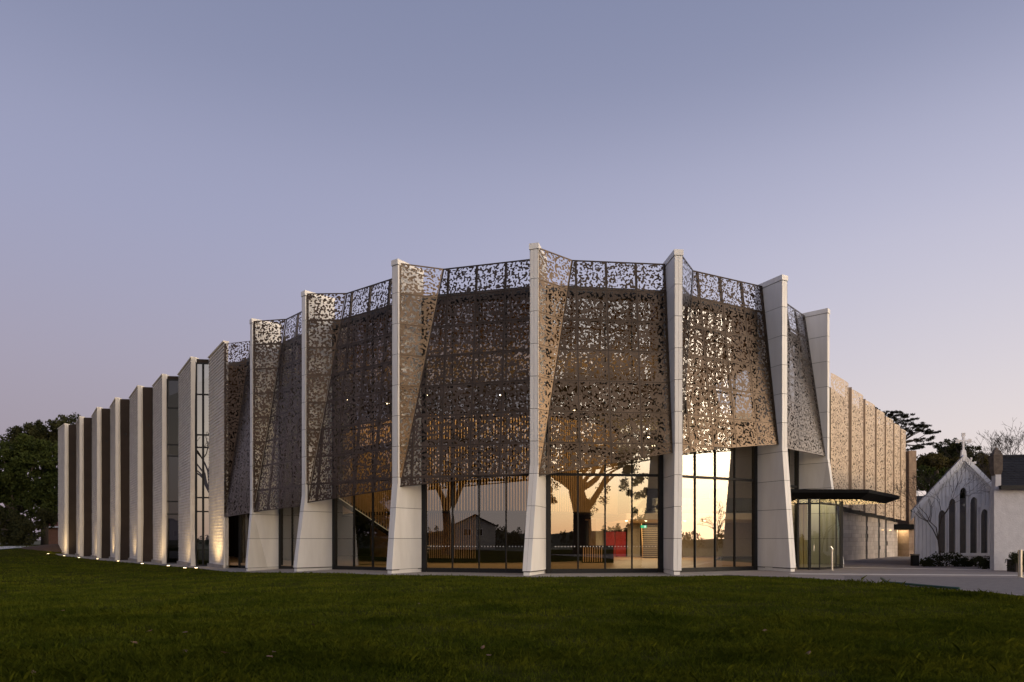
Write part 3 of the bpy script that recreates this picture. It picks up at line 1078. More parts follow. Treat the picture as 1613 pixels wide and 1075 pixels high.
# downlights: a glowing disc in a dark ring; what they shed is carried by a few area lamps beside them
dl_spots = [('foyer soffit', x, 52.5, 3.04) for x in (8.8, 10.3, 11.8, 13.3, 14.8)] + \
           [('hall', x, y, z) for x, y, z in ((-9.7, 40.5, 9.9), (-4.7, 37.3, 9.5), (-.6, 36.8, 9.4), (3.4, 37.5, 8.7), (5.6, 38.5, 8.5), (7.9, 40, 8.1), (8.4, 42, 7.9), (8.3, 40, 7.1), (-7.0, 38.6, 9.3))]
words = ['first', 'second', 'third', 'fourth', 'fifth', 'sixth', 'seventh', 'eighth', 'ninth']
cnt = {}
for where, x, y, z in dl_spots:
    cnt[where] = cnt.get(where, 0) + 1
    if where == 'hall':
        lab = f'small bright pendant downlight glowing behind the screen, {words[cnt[where]-1]} by build from the left'.replace(' by build', '')
        grp = 'downlights glowing behind the screens'
    else:
        lab = f'round downlight in the low foyer soffit, {words[cnt[where]-1]} from the left'
        grp = 'downlights in the foyer soffit'
    o = thing('downlight', lab, 'ceiling light', (x, y, z), grp)
    mb = MB(); mb.tube([(0, 0, .1), (0, 0, 0)], .11, 10); mb.build('housing', M['black'], o)
    mb = MB(); mb.tube([(0, 0, -.012), (0, 0, -.03)], .085, 10); mb.build('lens', M['lamp'], o)
    if where == 'hall':
        mb = MB(); mb.tube([(0, 0, .1), (0, 0, ZR - z - .01)], .012, 5); mb.build('cable', M['black'], o)
for lx, ly, lz, le in ((-9.5, 41.5, 10.6, 230), (-3, 37.6, 10.8, 340), (3.2, 39.0, 10.6, 240)):
    area('hall_fill_light', (lx, ly, lz), le, 4, WARM, (rad(48), 0, 0), sy=1.2)
area('hall_fill_light', (-3, 40, 12.6), 300, 9, WARM, sy=3)
area('hall_fill_light', (8.5, 43, 12.4), 420, 6, WARM, sy=4)
area('hall_fill_light', (5.5, 44.5, 9.9), 130, 8, WARM, (rad(180), 0, 0), sy=3)  # unseen upward lamp, added to warm the ceiling
area('hall_fill_light', (-5, 47, 10.4), 60, 8, WARM, (rad(180), 0, 0), sy=3)  # second unseen upward lamp over the drum, added for ceiling glow
area('hall_fill_light', (14.5, 46, 12.4), 300, 6, WARM, sy=6)
area('foyer_downlight_beam', (11.5, 56, 2.98), 620, 7, (1, .78, .46), sy=8)

# ------------------------------------------------------------------ entrance canopy and glass lobby (parts of the arts centre)
c1, c2, c3, c4 = Vector((14.15, 34.9)), Vector((18.3, 35.0)), Vector((22.9, 40.3)), Vector((18.2, 43.6))
P_out = [c1, c2, c3, c4, Vector((15.6, 40.2))]
cen = sum((q for q in P_out), Vector((0, 0))) / len(P_out)
P_in = [q + (cen - q) * .2 for q in P_out]
mb = MB()
mb.prism(P_out, 4.0, 4.17)
k = len(P_out)
for i in range(k):
    j = (i + 1) % k
    mb.poly([(P_out[i].x, P_out[i].y, 3.999), (P_in[i].x, P_in[i].y, 3.70), (P_in[j].x, P_in[j].y, 3.70), (P_out[j].x, P_out[j].y, 3.999)])
mb.poly([(q.x, q.y, 3.70) for q in reversed(P_in)])
can = part(mb, 'canopy', M['canopy'])
def inside(pt, poly):
    r = False
    for a, b in zip(poly, poly[1:] + poly[:1]):
        if (a.y > pt.y) != (b.y > pt.y) and pt.x < (b.x - a.x) * (pt.y - a.y) / (b.y - a.y) + a.x: r = not r
    return r
mb = MB()
for u in np.arange(14, 23, .26):
    for v in np.arange(34, 45, .26):
        q = Vector((u + random.uniform(-.04, .04), v + random.uniform(-.04, .04)))
        if inside(q, P_in):
            mb.poly([(q.x + .055 * math.cos(-w), q.y + .055 * math.sin(-w), 3.69) for w in np.linspace(0, 2 * PI, 6, endpoint=False)])
part(mb, 'canopy_lamp', M['lamp_soft'], can, kind='stuff')

lob = [at(1257, 35.4), at(1291, 35.0), at(1325, 37.2), at(1322, 41.0)]
mb = MB()
for q, w in ((lob[0], .07), (at(1275, 35.2), .12), (lob[1], .05), (at(1317, 36.7), .05), (lob[2], .14), (lob[3], .1)):
    mb.box((q.x - w / 2, q.y - w / 2, .04), (q.x + w / 2, q.y + w / 2, 3.70))
for a, b in zip(lob[:-1], lob[1:]):
    mb.bar((a.x, a.y, .1), (b.x, b.y, .1), .06, .1)
    mb.bar((a.x, a.y, 3.45), (b.x, b.y, 3.45), .05, .08)
lobby = part(mb, 'entrance_lobby', M['black'])
segs = [(lob[0], at(1275, 35.2)), (at(1275, 35.2), lob[1]), (lob[1], at(1317, 36.7)), (at(1317, 36.7), lob[2]), (lob[2], lob[3])]
for a, b in segs:
    mb = MB(); mb.poly([(a.x, a.y, .12), (b.x, b.y, .12), (b.x, b.y, 3.68), (a.x, a.y, 3.68)])
    part(mb, 'pane', M['glass_green'], lobby)
mb = MB()
for px_ in (1262, 1268.5):
    q = at(px_, 37); mb.box((q.x - .09, q.y - .05, .06), (q.x + .09, q.y + .05, 3.5))
part(mb, 'timber_post', M['slat'], lobby)
mb = MB(); q = at(1282, 34.95)
mb.bar((q.x, q.y, 1.0), (q.x, q.y, 1.3), .035)
part(mb, 'door_pull', M['steel'], lobby)
area('lobby_canopy_beam', (17.2, 38.2, 3.6), 35, 2.5, WARM)

# ------------------------------------------------------------------ side wing with curved perforated panels
wing = thing('side_wing', 'long pale side wing of curved perforated panels above a stone block wall', 'building', (WA.x, WA.y, 0))
WI = Vector((-WA.x, -WA.y, 0))
def wpart(mb, name, m, parent=None, **kw):
    o = mb.build(name, m, parent or wing, **kw) if isinstance(mb, MB) else link(name, mb, m, parent or wing, **kw)
    if parent is None: o.location = WI
    return o
tb = [wing_t(px) for px in (1300, 1333.5, 1355.5, 1373.5, 1388.5, 1402, 1413, 1421.5)]
def wtop(tt): return EYE + np.interp(tt, [-3, 18], [11.0, 9.7])
def wbot(tt): return EYE + np.interp(tt, [-3, 18], [2.25, 1.65])
def wp(tt, d): return WA + WT * tt + WN * d
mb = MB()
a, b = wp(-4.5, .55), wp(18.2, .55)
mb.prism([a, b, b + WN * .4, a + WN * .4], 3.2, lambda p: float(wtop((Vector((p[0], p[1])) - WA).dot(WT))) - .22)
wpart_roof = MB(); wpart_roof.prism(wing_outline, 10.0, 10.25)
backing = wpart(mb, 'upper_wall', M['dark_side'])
wpart(wpart_roof, 'roof', M['roof'])
for k in range(7):
    t0, t1 = tb[k], tb[k + 1]
    Lp = t1 - t0
    def pos(s, z):
        u = np.clip(s / Lp, 0, 1)
        d = -.12 - .28 * np.sqrt(np.clip(1 - np.abs(2 * u - .86) ** 3.2 / 1.5, 0, 1)) + .22 * np.clip((u - .78) / .22, 0, 1) ** 2
        return np.stack([WA.x + WT.x * (t0 + s) + WN.x * d, WA.y + WT.y * (t0 + s) + WN.y * d, z + 0 * s], -1)
    z1, z0 = float(wtop(t0 + Lp / 2)), float(wbot(t0 + Lp / 2))
    frm = MB()
    zc_ = np.linspace(z0, z1, 2)
    q0 = pos(np.float64(Lp - .02), np.float64(0)); q1 = pos(np.float64(.02), np.float64(0))
    frm.bar((q0[0], q0[1], z0), (q0[0], q0[1], z1), .06, .06)
    fo = wpart(frm, 'screen', M['rail'])
    cst = lambda c: (lambda z: c + 0 * np.asarray(z, float))
    if k < 6:
        def pos2(kk, s, z):
            Lk = tb[kk + 1] - tb[kk]
            u = min(max(s / Lk, 0), 1)
            d = -.12 - .28 * math.sqrt(min(max(1 - abs(2 * u - .86) ** 3.2 / 1.5, 0), 1)) + .22 * min(max((u - .78) / .22, 0), 1) ** 2
            q = WA + WT * (tb[kk] + s) + WN * d
            return (q.x, q.y, z)
        es = MB()
        zz1 = z1 - .12
        es.slab([pos2(k, Lp - .03, z0), pos2(k + 1, .03, z0), pos2(k + 1, .03, zz1), pos2(k, Lp - .03, zz1)], .03)
        wpart(es, 'edge_strip', M['bronze_pale'], fo)
    perforated('curved_panel', fo, cst(0.0), cst(Lp), z0, z1, lambda s: z0 + 0 * s, pos, k % 2, k * 2.1, k * 1.3, .70, M['bronze_pale'], pscale=1.05, cell=.050, edge=.07, gap=.01)
# stone block wall below: courses of blocks, dark slots
mb = MB()
a, b = wp(-3.5, .42), wp(18.0, .42)
mb.prism([a, b, b + WN * .4, a + WN * .4], -.1, 3.95)
low = wpart(mb, 'lower_wall', M['core'])
slots = [(6.75, 7.3), (10.6, 11.2), (13.0, 13.6)]
blk_me = {}
nblk = 0
z = .05
r = 0
while z < 3.6 and True:
    hgt = random.choice((.36, .42, .30))
    z1 = min(z + hgt, 3.62)
    tt = -.1 + (.35 if r % 2 else 0)
    prev = -.1
    edges = []
    while prev < 17.8:
        w = random.uniform(.7, 1.2)
        edges.append((prev, min(prev + w, 17.8))); prev += w
    for e0, e1 in edges:
        for s0, s1 in slots:
            if e0 < s0 < e1: e1 = s0
            elif s0 <= e0 < s1: e0 = max(e0, s1)
        if e1 - e0 < .15: continue
        zt = min(z1, float(wbot((e0 + e1) / 2)) - .12)
        if zt - z < .08: continue
        bm = MB()
        pr = random.uniform(0, .012)
        q0, q1 = wp(e0 + .006, .34 - pr), wp(e1 - .006, .34 - pr)
        bm.prism([q0, q1, q1 + WN * .07, q0 + WN * .07], z + .006, zt - .006)
        wpart(bm, 'stone_block', M['ashlar'], low)
        nblk += 1
    z = z1; r += 1
    if z >= 3.6: break
# end pier and side entry
q = at(1423, 62.5)
mb = MB()
mb.box((q.x, 61.6, 0), (q.x + .62, 63.8, EYE + (HY - 711) / F * 62))
pier = wpart(mb, 'end_pier', M['core'])
for k in range(16):
    z0 = .02 + k * .6
    if z0 + .6 > 9.65: break
    sp = random.uniform(.2, .42)
    for x0, x1 in ((q.x - .02, q.x + sp), (q.x + sp, q.x + .64)):
        bm = MB(); bm.box((x0 + .005, 61.56 + random.uniform(0, .015), z0 + .006), (x1 - .005, 63.84, z0 + .594)); wpart(bm, 'stone_block', M['brown_stone'], pier)
mb = MB(); mb.box((at(1406, 61.3).x, 60.9, 2.5), (at(1442, 61.3).x, 63, 2.95)); wpart(mb, 'entry_canopy', M['canopy'])
mb = MB(); mb.box((at(1405, 63.2).x, 64.0, 0), (at(1450, 64).x + .6, 64.3, 3.2)); wpart(mb, 'entry_wall', M['brown_stone'])
for px_ in (1410, 1424, 1430.5):
    mb = MB(); c = at(px_, 63.3); mb.box((c.x - .1, 63.2, 0), (c.x + .1, 63.4, 2.5)); wpart(mb, 'timber_post', M['inner'])
area('entry_canopy_beam', (at(1422, 62.4).x, 62.5, 2.45), 70, 1.6, WARM)
for tt in (11.9, 14.6):
    c = wp(tt, .28)
    o = thing('wall_light', 'small wall light on the pale stone wall, ' + ('nearer the lobby' if tt < 12 else 'farther down the lane'), 'wall light', (c.x, c.y, 2.45), 'wall lights on the side wing')
    mb = MB(); mb.box((-.1, -.05, -.04), (.1, .05, .06)); mb.build('housing', M['steel'], o)
    mb = MB(); mb.box((-.085, -.06, -.06), (.085, .04, -.042)); mb.build('lens', M['lamp_soft'], o)

# ------------------------------------------------------------------ chapel
CD = 40.4
CANG = rad(15)                              # the chapel is turned in line with the lane
xa = (1516.5 - CX) / F * CD
def chx(px):                                # picture column -> coordinate along the gable
    r = (px - CX) / F
    return xa + (r * CD - xa) / (math.cos(CANG) + r * math.sin(CANG))
chz = lambda py: EYE + (HY - py) / F * CD
xl = chx(1441)
xr = 2 * xa - xl
za, ze = chz(720), chz(805)
chapel = thing('chapel', 'small white timber chapel with steep gable and five narrow arched windows', 'chapel', (xa, CD, 0))
chapel.rotation_euler.z = -CANG
CI = Vector((-xa, -CD, 0))
def cpart(mb, name, m, parent=None, **kw):
    o = mb.build(name, m, parent or chapel, **kw)
    if parent is None: o.location = CI
    return o
roofz = lambda x: za - abs(x - xa) * (za - ze) / (xa - chx(1436))
# window openings
wins = []
for px0, px1, ytop in ((1477.5, 1488.5, 803), (1494, 1504.5, 785), (1511, 1521.5, 768), (1527.5, 1538.5, 783), (1544.5, 1555, 802)):
    wins.append((chx(px0), chx(px1), chz(871.5), chz(ytop)))
mb = MB()
xs = [xl] + [v for w in wins for v in (w[0], w[1])] + [xr]
xs = sorted(set(xs + [xa]))
fy = CD
for x0, x1 in zip(xs[:-1], xs[1:]):
    xm = (x0 + x1) / 2
    w = [q for q in wins if q[0] - 1e-6 <= xm <= q[1] + 1e-6]
    def col(zlo, zhi0, zhi1):
        mb.hexa([(x0, fy, zlo), (x1, fy, zlo), (x1, fy + .15, zlo), (x0, fy + .15, zlo), (x0, fy, zhi0), (x1, fy, zhi1), (x1, fy + .15, zhi1), (x0, fy + .15, zhi0)])
    if w:
        w = w[0]
        col(-.1, w[2], w[2]); col(w[3], roofz(x0) - .06, roofz(x1) - .06)
    else:
        col(-.1, roofz(x0) - .06, roofz(x1) - .06)
mb.box((xl, CD + .15, -.1), (xl + .15, CD + 12, ze - .1)); mb.box((xr - .15, CD + .15, -.1), (xr, CD + 12, ze - .1))
wallc = cpart(mb, 'gable_wall', M['white_wood'])
bt = MB()
x = xl + .08
while x < xr - .1:
    zlo = .75
    zhi = roofz(x) - .12
    hit = [w for w in wins if w[0] - .14 < x < w[1] + .14]
    if hit:
        bt.box((x - .074, fy - .06, hit[0][3] + .22), (x + .074, fy + .01, zhi))
    elif wins[0][0] < x < wins[-1][1]:
        pass
    else:
        bt.box((x - .074, fy - .06, .1), (x + .074, fy + .01, zhi - .08))
    x += .205
cpart(bt, 'board', M['white_wood'], wallc, kind='stuff')
for w in wins:
    fm = MB()
    xm = (w[0] + w[1]) / 2; r = (w[1] - w[0]) / 2
    fm.box((w[0] - .13, fy - .08, w[2]), (w[0] + .0, fy + .1, w[3] + .08)); fm.box((w[1], fy - .08, w[2]), (w[1] + .13, fy + .1, w[3] + .08))
    fm.box((w[0] - .17, fy - .13, w[3] + .08), (w[1] + .17, fy + .1, w[3] + .15))
    # pointed head: the spandrels left and right of the arch
    hh = .34
    for sgn, xe in ((-1, w[0]), (1, w[1])):
        arc = [(xe, w[3] - hh)]
        for u in np.linspace(0, 1, 7)[1:]:
            arc.append((xe - sgn * (r) * (1 - math.cos(u * PI / 2)) * 1.0, w[3] - hh + hh * .92 * math.sin(u * PI / 2)))
        arc += [(xm, w[3] + .08), (xe, w[3] + .08)]
        P = [(a_, fy - .03, b_) for a_, b_ in arc]
        if sgn < 0: P = P[::-1]
        fm.slab(P, .1)
    wf = cpart(fm, 'window', M['white_wood'])
    pn = MB(); pn.poly([(w[0], fy + .04, w[2]), (w[1], fy + .04, w[2]), (w[1], fy + .04, w[3]), (w[0], fy + .04, w[3])])
    cpart(pn, 'pane', M['glass_dark'], wf)
mb = MB(); mb.box((wins[0][0] - .2, fy - .1, wins[0][2] - .16), (wins[-1][1] + .2, fy + .05, wins[0][2]))
mb.box((wins[0][0] - .1, fy - .03, .05), (wins[-1][1] + .1, fy + .02, .22))
cpart(mb, 'window_sill', M['white_wood'])
mb = MB()
for sg, xe in ((-1, chx(1434)), (1, 2 * xa - chx(1434))):
    zE = roofz(xe) + .02
    for (d0, d1, th, dz) in ((-.34, -.2, .16, .0), (-.2, -.1, .30, .02), (-.1, -.03, .42, .02)):
        mb.hexa([(xa, fy + d0, za - th - .1 + dz), (xe, fy + d0, zE - th - .1 + dz), (xe, fy + d1, zE - th - .1 + dz), (xa, fy + d1, za - th - .1 + dz),
                 (xa, fy + d0, za + .1 + dz * .3), (xe, fy + d0, zE + .1 + dz * .3), (xe, fy + d1, zE + .1 + dz * .3), (xa, fy + d1, za + .1 + dz * .3)])
cpart(mb, 'bargeboard', M['white_wood'])
mb = MB()
for xe in (chx(1433), 2 * xa - chx(1433)):
    zE = roofz(xe)
    mb.hexa([(xa, fy - .2, za + .08), (xe, fy - .2, zE + .08), (xe, fy + 12.2, zE + .08), (xa, fy + 12.2, za + .08), (xa, fy - .2, za + .15), (xe, fy - .2, zE + .15), (xe, fy + 12.2, zE + .15), (xa, fy + 12.2, za + .15)])
cpart(mb, 'roof', M['slate'])
mb = MB()
mb.tube([(chx(1434), fy - .3, ze + .02), (chx(1434), fy + 12, ze + .02)], .07, 8)
cpart(mb, 'gutter', M['slate'])
def cross(parent_part, x, y, z, s):
    mb = MB()
    mb.hexa([(x - .15 * s, y - .12 * s, z - .1), (x + .15 * s, y - .12 * s, z - .1), (x + .15 * s, y + .12 * s, z - .1), (x - .15 * s, y + .12 * s, z - .1),
             (x - .11 * s, y - .09 * s, z + .3 * s), (x + .11 * s, y - .09 * s, z + .3 * s), (x + .11 * s, y + .09 * s, z + .3 * s), (x - .11 * s, y + .09 * s, z + .3 * s)])
    mb.box((x - .055 * s, y - .05 * s, z + .3 * s), (x + .055 * s, y + .05 * s, z + 1.22 * s))
    zc = z + .86 * s
    mb.box((x - .34 * s, y - .048 * s, zc - .05 * s), (x + .34 * s, y + .048 * s, zc + .05 * s))
    for dx, dz in ((-.34, 0), (.34, 0), (0, .40)):
        for ex, ez in ((0, 0), (.05, .06), (-.05, .06), (.05, -.06), (-.05, -.06)):
            mb.tube([(x + (dx + ex) * s, y - .04 * s, zc + (dz + ez) * s), (x + (dx + ex) * s, y + .04 * s, zc + (dz + ez) * s)], .062 * s, 8)
    cpart(mb, 'gable_cross', M['white_wood'])
cross(chapel, xa, fy - .1, za + .1, .95)
cross(chapel, xa + 1.05, fy + 12, EYE + (HY - 741) / F * 50, .75)
mb = MB(); mb.box((xa + .95, fy + 11.9, 4.6), (xa + 1.15, fy + 12.1, EYE + (HY - 741) / F * 50)); cpart(mb, 'cross_base', M['white_wood'])

# the nave runs back along the lane, so everything behind the gable slides sideways with it
for o in [c for c in chapel.children_recursive if c.type == 'MESH']:
    for v in o.data.vertices:
        if v.co.y > CD + .3: v.co.x += .30 * (v.co.y - CD - .3)
# ------------------------------------------------------------------ white stone house at the right edge
HD = 34.6
hx = lambda px: (px - CX) / F * HD
hz = lambda py: EYE + (HY - py) / F * HD
house = thing('stone_house', 'white roughcast building with dark slate roof and brown stone pinnacle at the right edge', 'building', (hx(1566), HD, 0))
house.rotation_euler.z = rad(-9)
HI = Vector((-hx(1566), -HD, 0))
def hpart(mb, name, m, parent=None, **kw):
    o = mb.build(name, m, parent or house, **kw)
    if parent is None: o.location = HI
    return o
mb = MB(); mb.box((hx(1566), HD, -.2), (hx(1566) + 14, HD + .4, hz(769))); mb.prism([Vector((hx(1566), HD + .4)), Vector((hx(1566) + .4, HD + .4)), Vector((hx(1566) + 4.0, HD + 4.9)), Vector((hx(1566) + 3.6, HD + 4.9))], -.2, hz(769))
hpart(mb, 'wall', M['white_wall'])
mb = MB(); mb.box((hx(1567.5), HD - .03, hz(771)), (hx(1575.5), HD + .35, hz(748))); hpart(mb, 'parapet', M['white_wall'])
mb = MB()
xa0, xa1 = hx(1564.5), hx(1577.5)
xm = (xa0 + xa1) / 2; ym = HD + .15; r = (xa1 - xa0) / 2
for (z0, r0), (z1, r1) in (((hz(749), r * .72), (hz(741), r)), ((hz(741), r), (hz(717), r)), ((hz(717), r), (hz(704), .02))):
    mb.hexa([(xm - r0, ym - r0, z0), (xm + r0, ym - r0, z0), (xm + r0, ym + r0, z0), (xm - r0, ym + r0, z0), (xm - r1, ym - r1, z1), (xm + r1, ym - r1, z1), (xm + r1, ym + r1, z1), (xm - r1, ym + r1, z1)])
hpart(mb, 'pinnacle', M['dark_stone'])
e0, e1 = Vector((0, HD - .25, hz(770))), Vector((0, HD + 3.4, EYE + (HY - 722) / F * (HD + 3.4)))
SK = .5                                    # the left verge runs back in line with the lane
mb = MB(); XL0 = hx(1575) + SK * (e0.y - HD); XL1 = hx(1575) + SK * (e1.y - HD)
mb.hexa([(XL0, e0.y, e0.z - .06), (XL0 + 14, e0.y, e0.z - .06), (XL1 + 12, e1.y, e1.z - .06), (XL1, e1.y, e1.z - .06), (XL0, e0.y, e0.z), (XL0 + 14, e0.y, e0.z), (XL1 + 12, e1.y, e1.z), (XL1, e1.y, e1.z)])
roofh = hpart(mb, 'roof', M['slate'])
mb = MB()
nc = 18
for k in range(nc):
    u0, u1 = k / nc, (k + 1.15) / nc
    A, B_ = e0.lerp(e1, u0), e0.lerp(e1, min(u1, 1))
    xs0 = hx(1575) + SK * (A.y - HD)
    x = xs0 - (.14 if k % 2 else 0)
    while x < xs0 + 8:
        dz = random.uniform(.008, .018)
        x0, x1 = max(x, xs0), x + .27
        mb.hexa([(x0, A.y, A.z + .002), (x1, A.y, A.z + .002), (x1, B_.y, B_.z + .001), (x0, B_.y, B_.z + .001), (x0, A.y - .01, A.z + .02 + dz), (x1, A.y - .01, A.z + .02 + dz), (x1, B_.y, B_.z + .008), (x0, B_.y, B_.z + .008)])
        x += .28
hpart(mb, 'roof_slate', M['slate'], roofh, kind='stuff')
mb = MB(); mb.box((hx(1570), HD - .38, hz(772)), (hx(1570) + 14, HD - .2, hz(766))); hpart(mb, 'gutter', M['black'])
mb = MB(); mb.tube([(XL1, e1.y, e1.z + .04), (XL1 + 12, e1.y, e1.z + .04)], .1, 8); hpart(mb, 'ridge_cap', M['slate'], roofh)

# dark slate roof between the pier and the chapel
fh = thing('slate_roofed_house', 'distant grey roofed house between the brown stone pier and the chapel gable', 'house', (at(1450, 72).x, 72, 0))
bx = at(1450, 72).x
mb = MB(); mb.box((-3, 0, 0), (5, 8, 4.6)); mb.build('wall', M['dark_stone'], fh)
mb = MB(); mb.hexa([(-3.2, -.3, 4.5), (5.2, -.3, 4.5), (5.2, 4, 6.3), (-3.2, 4, 6.3), (-3.2, -.3, 4.65), (5.2, -.3, 4.65), (5.2, 4, 6.45), (-3.2, 4, 6.45)])
mb.hexa([(-3.2, 4, 6.3), (5.2, 4, 6.3), (5.2, 8.3, 4.5), (-3.2, 8.3, 4.5), (-3.2, 4, 6.45), (5.2, 4, 6.45), (5.2, 8.3, 4.65), (-3.2, 8.3, 4.65)])
mb.build('roof', M['slate'], fh)

# ------------------------------------------------------------------ vegetation
def leaf_cloud(centres, radii, n, size, flat=1.0, rng=RNG, aspect=.55):
    c = np.asarray(centres, float); r = np.asarray(radii, float)
    idx = rng.integers(0, len(c), n)
    d = rng.normal(size=(n, 3)); d /= np.linalg.norm(d, axis=1)[:, None]
    rr = rng.random(n) ** .45
    pos = c[idx] + d * (rr * r[idx])[:, None] * np.array([1, 1, flat])
    u = rng.normal(size=(n, 3)); u /= np.linalg.norm(u, axis=1)[:, None]
    w = np.cross(u, rng.normal(size=(n, 3))); w /= np.linalg.norm(w, axis=1)[:, None]
    s = size * rng.uniform(.6, 1.35, n)[:, None]
    u, w = u * s, w * s * aspect
    V = np.stack([pos - u, pos - w * 1.0 + u * .1, pos + u, pos + w + u * .1], 1).reshape(-1, 3)
    return fast_mesh('crown', V, np.full(n, 4))

def crown_clumps(blobs, n, rng, rmin=.5, rmax=1.0):
    """clump centres scattered through ellipsoid blobs, mostly near their skin"""
    C, Rr = [], []
    vol = np.array([b[1][0] * b[1][1] * b[1][2] for b in blobs]) ** .7
    pk = rng.choice(len(blobs), n, p=vol / vol.sum())
    for k in pk:
        c, r = blobs[k]
        d = rng.normal(size=3); d /= np.linalg.norm(d)
        q = rng.random() ** .35
        C.append(np.array(c) + d * q * np.array(r)); Rr.append(rng.uniform(rmin, rmax))
    return np.array(C), np.array(Rr)

def limb(mb, a, b, r0, r1, rng, bend=.12, n=6, seg=6):
    a, b = Vector(a), Vector(b)
    L = (b - a).length
    path = []
    off = Vector(rng.normal(size=3)) * L * bend
    for i in range(seg + 1):
        u = i / seg
        path.append(a.lerp(b, u) + off * math.sin(u * PI) + Vector((0, 0, 1)) * L * .06 * math.sin(u * PI))
    mb.tube(path, [r0 + (r1 - r0) * (i / seg) for i in range(seg + 1)], n)
    return path

def leafy_tree(name, label, base, fork, blobs, nclump, nleaf, size, m, rng_seed, rtrunk=.4, rc=(.6, 1.2), group=None, limbs=14, bark='bark'):
    rng = np.random.default_rng(rng_seed)
    t = thing(name, label, 'tree', base, group)
    b = Vector(base)
    C, Rr = crown_clumps(blobs, nclump, rng, *rc)
    mb = MB()
    f = Vector(fork)
    mb.tube([Vector((0, 0, -.3)), (f - b) * .5 + Vector((.1, 0, 0)), f - b], [rtrunk * 1.35, rtrunk, rtrunk * .85], 9)
    for k in rng.choice(len(C), min(limbs, len(C)), replace=False):
        limb(mb, f - b, Vector(C[k]) - b, rtrunk * .5, .05, rng)
    mb.build('trunk', M[bark], t, smooth=True)
    me = leaf_cloud(C - np.array(base), Rr, nleaf, size, rng=rng)
    link('crown', me, M[m], t)
    return t

def bare_tree(name, label, base, h, spread, seed, m, r0=.2, depth=6, group=None, lean=(0, 0), fork_at=.35, up=.25, rmin=.01, n=5):
    rng = np.random.default_rng(seed)
    t = thing(name, label, 'tree', base, group)
    tr, tw = MB(), MB()
    def grow(p, d, L, r, lev):
        q = p + d * L
        mid = p.lerp(q, .5) + Vector(rng.normal(size=3)) * L * .06
        (tr if lev < 2 else tw).tube([p, mid, q], [r, r * .86, r * .72], n if lev < 3 else 3, cap=False)
        if lev >= depth: return
        k = 3 if lev in (0, 1, 3) else 2
        for i in range(k):
            ax = Vector(rng.normal(size=3)).normalized()
            nd = (d + ax.cross(d).normalized() * spread * rng.uniform(.6, 1.25) + Vector((0, 0, up * .4))).normalized()
            grow(q, nd, L * rng.uniform(.62, .86), max(r * .62, rmin), lev + 1)
    grow(Vector((0, 0, -.1)), Vector((lean[0], lean[1], 1)).normalized(), h * fork_at, r0, 0)
    tr.build('trunk', M[m], t, smooth=True)
    tw.build('branches', M[m], t)
    return t

# big evergreens at the left edge
def B_(px, py, D, rx, ry, rz):
    q = at(px, D, py)
    return ((q.x, q.y, q.z), (rx, ry, rz))
TD = 90
leafy_tree('evergreen_tree', 'large bushy green tree filling the left edge of the picture', (at(20, TD).x, TD, .6), tuple(at(22, TD, 812)),
           [B_(20, 745, TD, 6.0, 5, 3.6), B_(60, 735, TD, 4.2, 4, 4.2), B_(-30, 740, TD, 5.5, 5, 4.5), B_(35, 790, TD, 5.5, 4, 3.2), B_(80, 790, TD - 1, 2.4, 3, 3), B_(-15, 800, TD, 5, 4, 4)], 420, 46000, .20, 'leaf', 21, .5, (.5, 1.1))
leafy_tree('round_headed_tree', 'dark round headed tree rising behind the bushy green tree on the left', (at(70, 104).x, 104, .6), tuple(at(70, 104, 760)),
           [B_(52, 688, 104, 3.4, 3, 1.8), B_(80, 682, 104, 3.0, 3, 1.6), B_(108, 676, 104, 3.4, 3, 1.9), B_(30, 700, 104, 2.4, 3, 1.6), B_(95, 700, 104, 4, 3, 2.2)], 170, 20000, .19, 'leaf_dark', 22, .4, (.5, .9), bark='bark_dark')
leafy_tree('hedge_tree', 'low dark shrubby tree under the big evergreen at the left edge', (at(-40, 84).x, 84, .7), tuple(at(-40, 84, 840)),
           [B_(-30, 825, 84, 4, 3, 2.2), B_(5, 830, 84, 3.4, 3, 2.2), B_(38, 838, 84, 1.9, 2, 1.8), B_(66, 822, 86, 1.8, 2, 1.5), B_(-70, 835, 84, 4, 3, 2.4), B_(15, 845, 84, 3, 2, 1.5), B_(84, 815, 88, 1.1, 2, 1.0)], 200, 19000, .17, 'leaf_dark', 23, .25, (.4, .8))
# wooded hill on the right
hill_specs = [('dense_tree', 'broad dark tree on the hill directly behind the chapel cross', 1512, 745, 108, 4.6, 5.2, 'leaf_dark'),
              ('dense_tree', 'dark tree on the hill left of the chapel gable', 1462, 752, 112, 4.2, 4.4, 'leaf_dark'),
              ('dense_tree', 'olive toned tree on the hill right of the chapel cross', 1545, 748, 104, 3.6, 3.4, 'leaf_olive'),
              ('dense_tree', 'sunlit yellowish shrub tree on the hill left of the chapel cross', 1475, 726, 101, 3.0, 1.1, 'leaf_olive'),
              ('dense_tree', 'dark bushy tree low behind the chapel roof on the left', 1480, 765, 98, 4.6, 3.4, 'leaf'),
              ('dense_tree', 'dark tree beside the pinnacle on the wooded hill', 1570, 758, 100, 2.4, 2.6, 'leaf_olive'),
              ('dense_tree', 'brownish rounded tree on the hill just left of the pinnacle', 1552, 735, 110, 3.4, 3.2, 'leaf_olive'),
              ('dense_tree', 'tall dark tree on the hill between the two crosses', 1532, 728, 114, 3.2, 3.6, 'leaf_dark'),
              ('dense_tree', 'dark tree at the top of the hill under the cross', 1495, 713, 116, 3.8, 2.2, 'leaf_dark')]
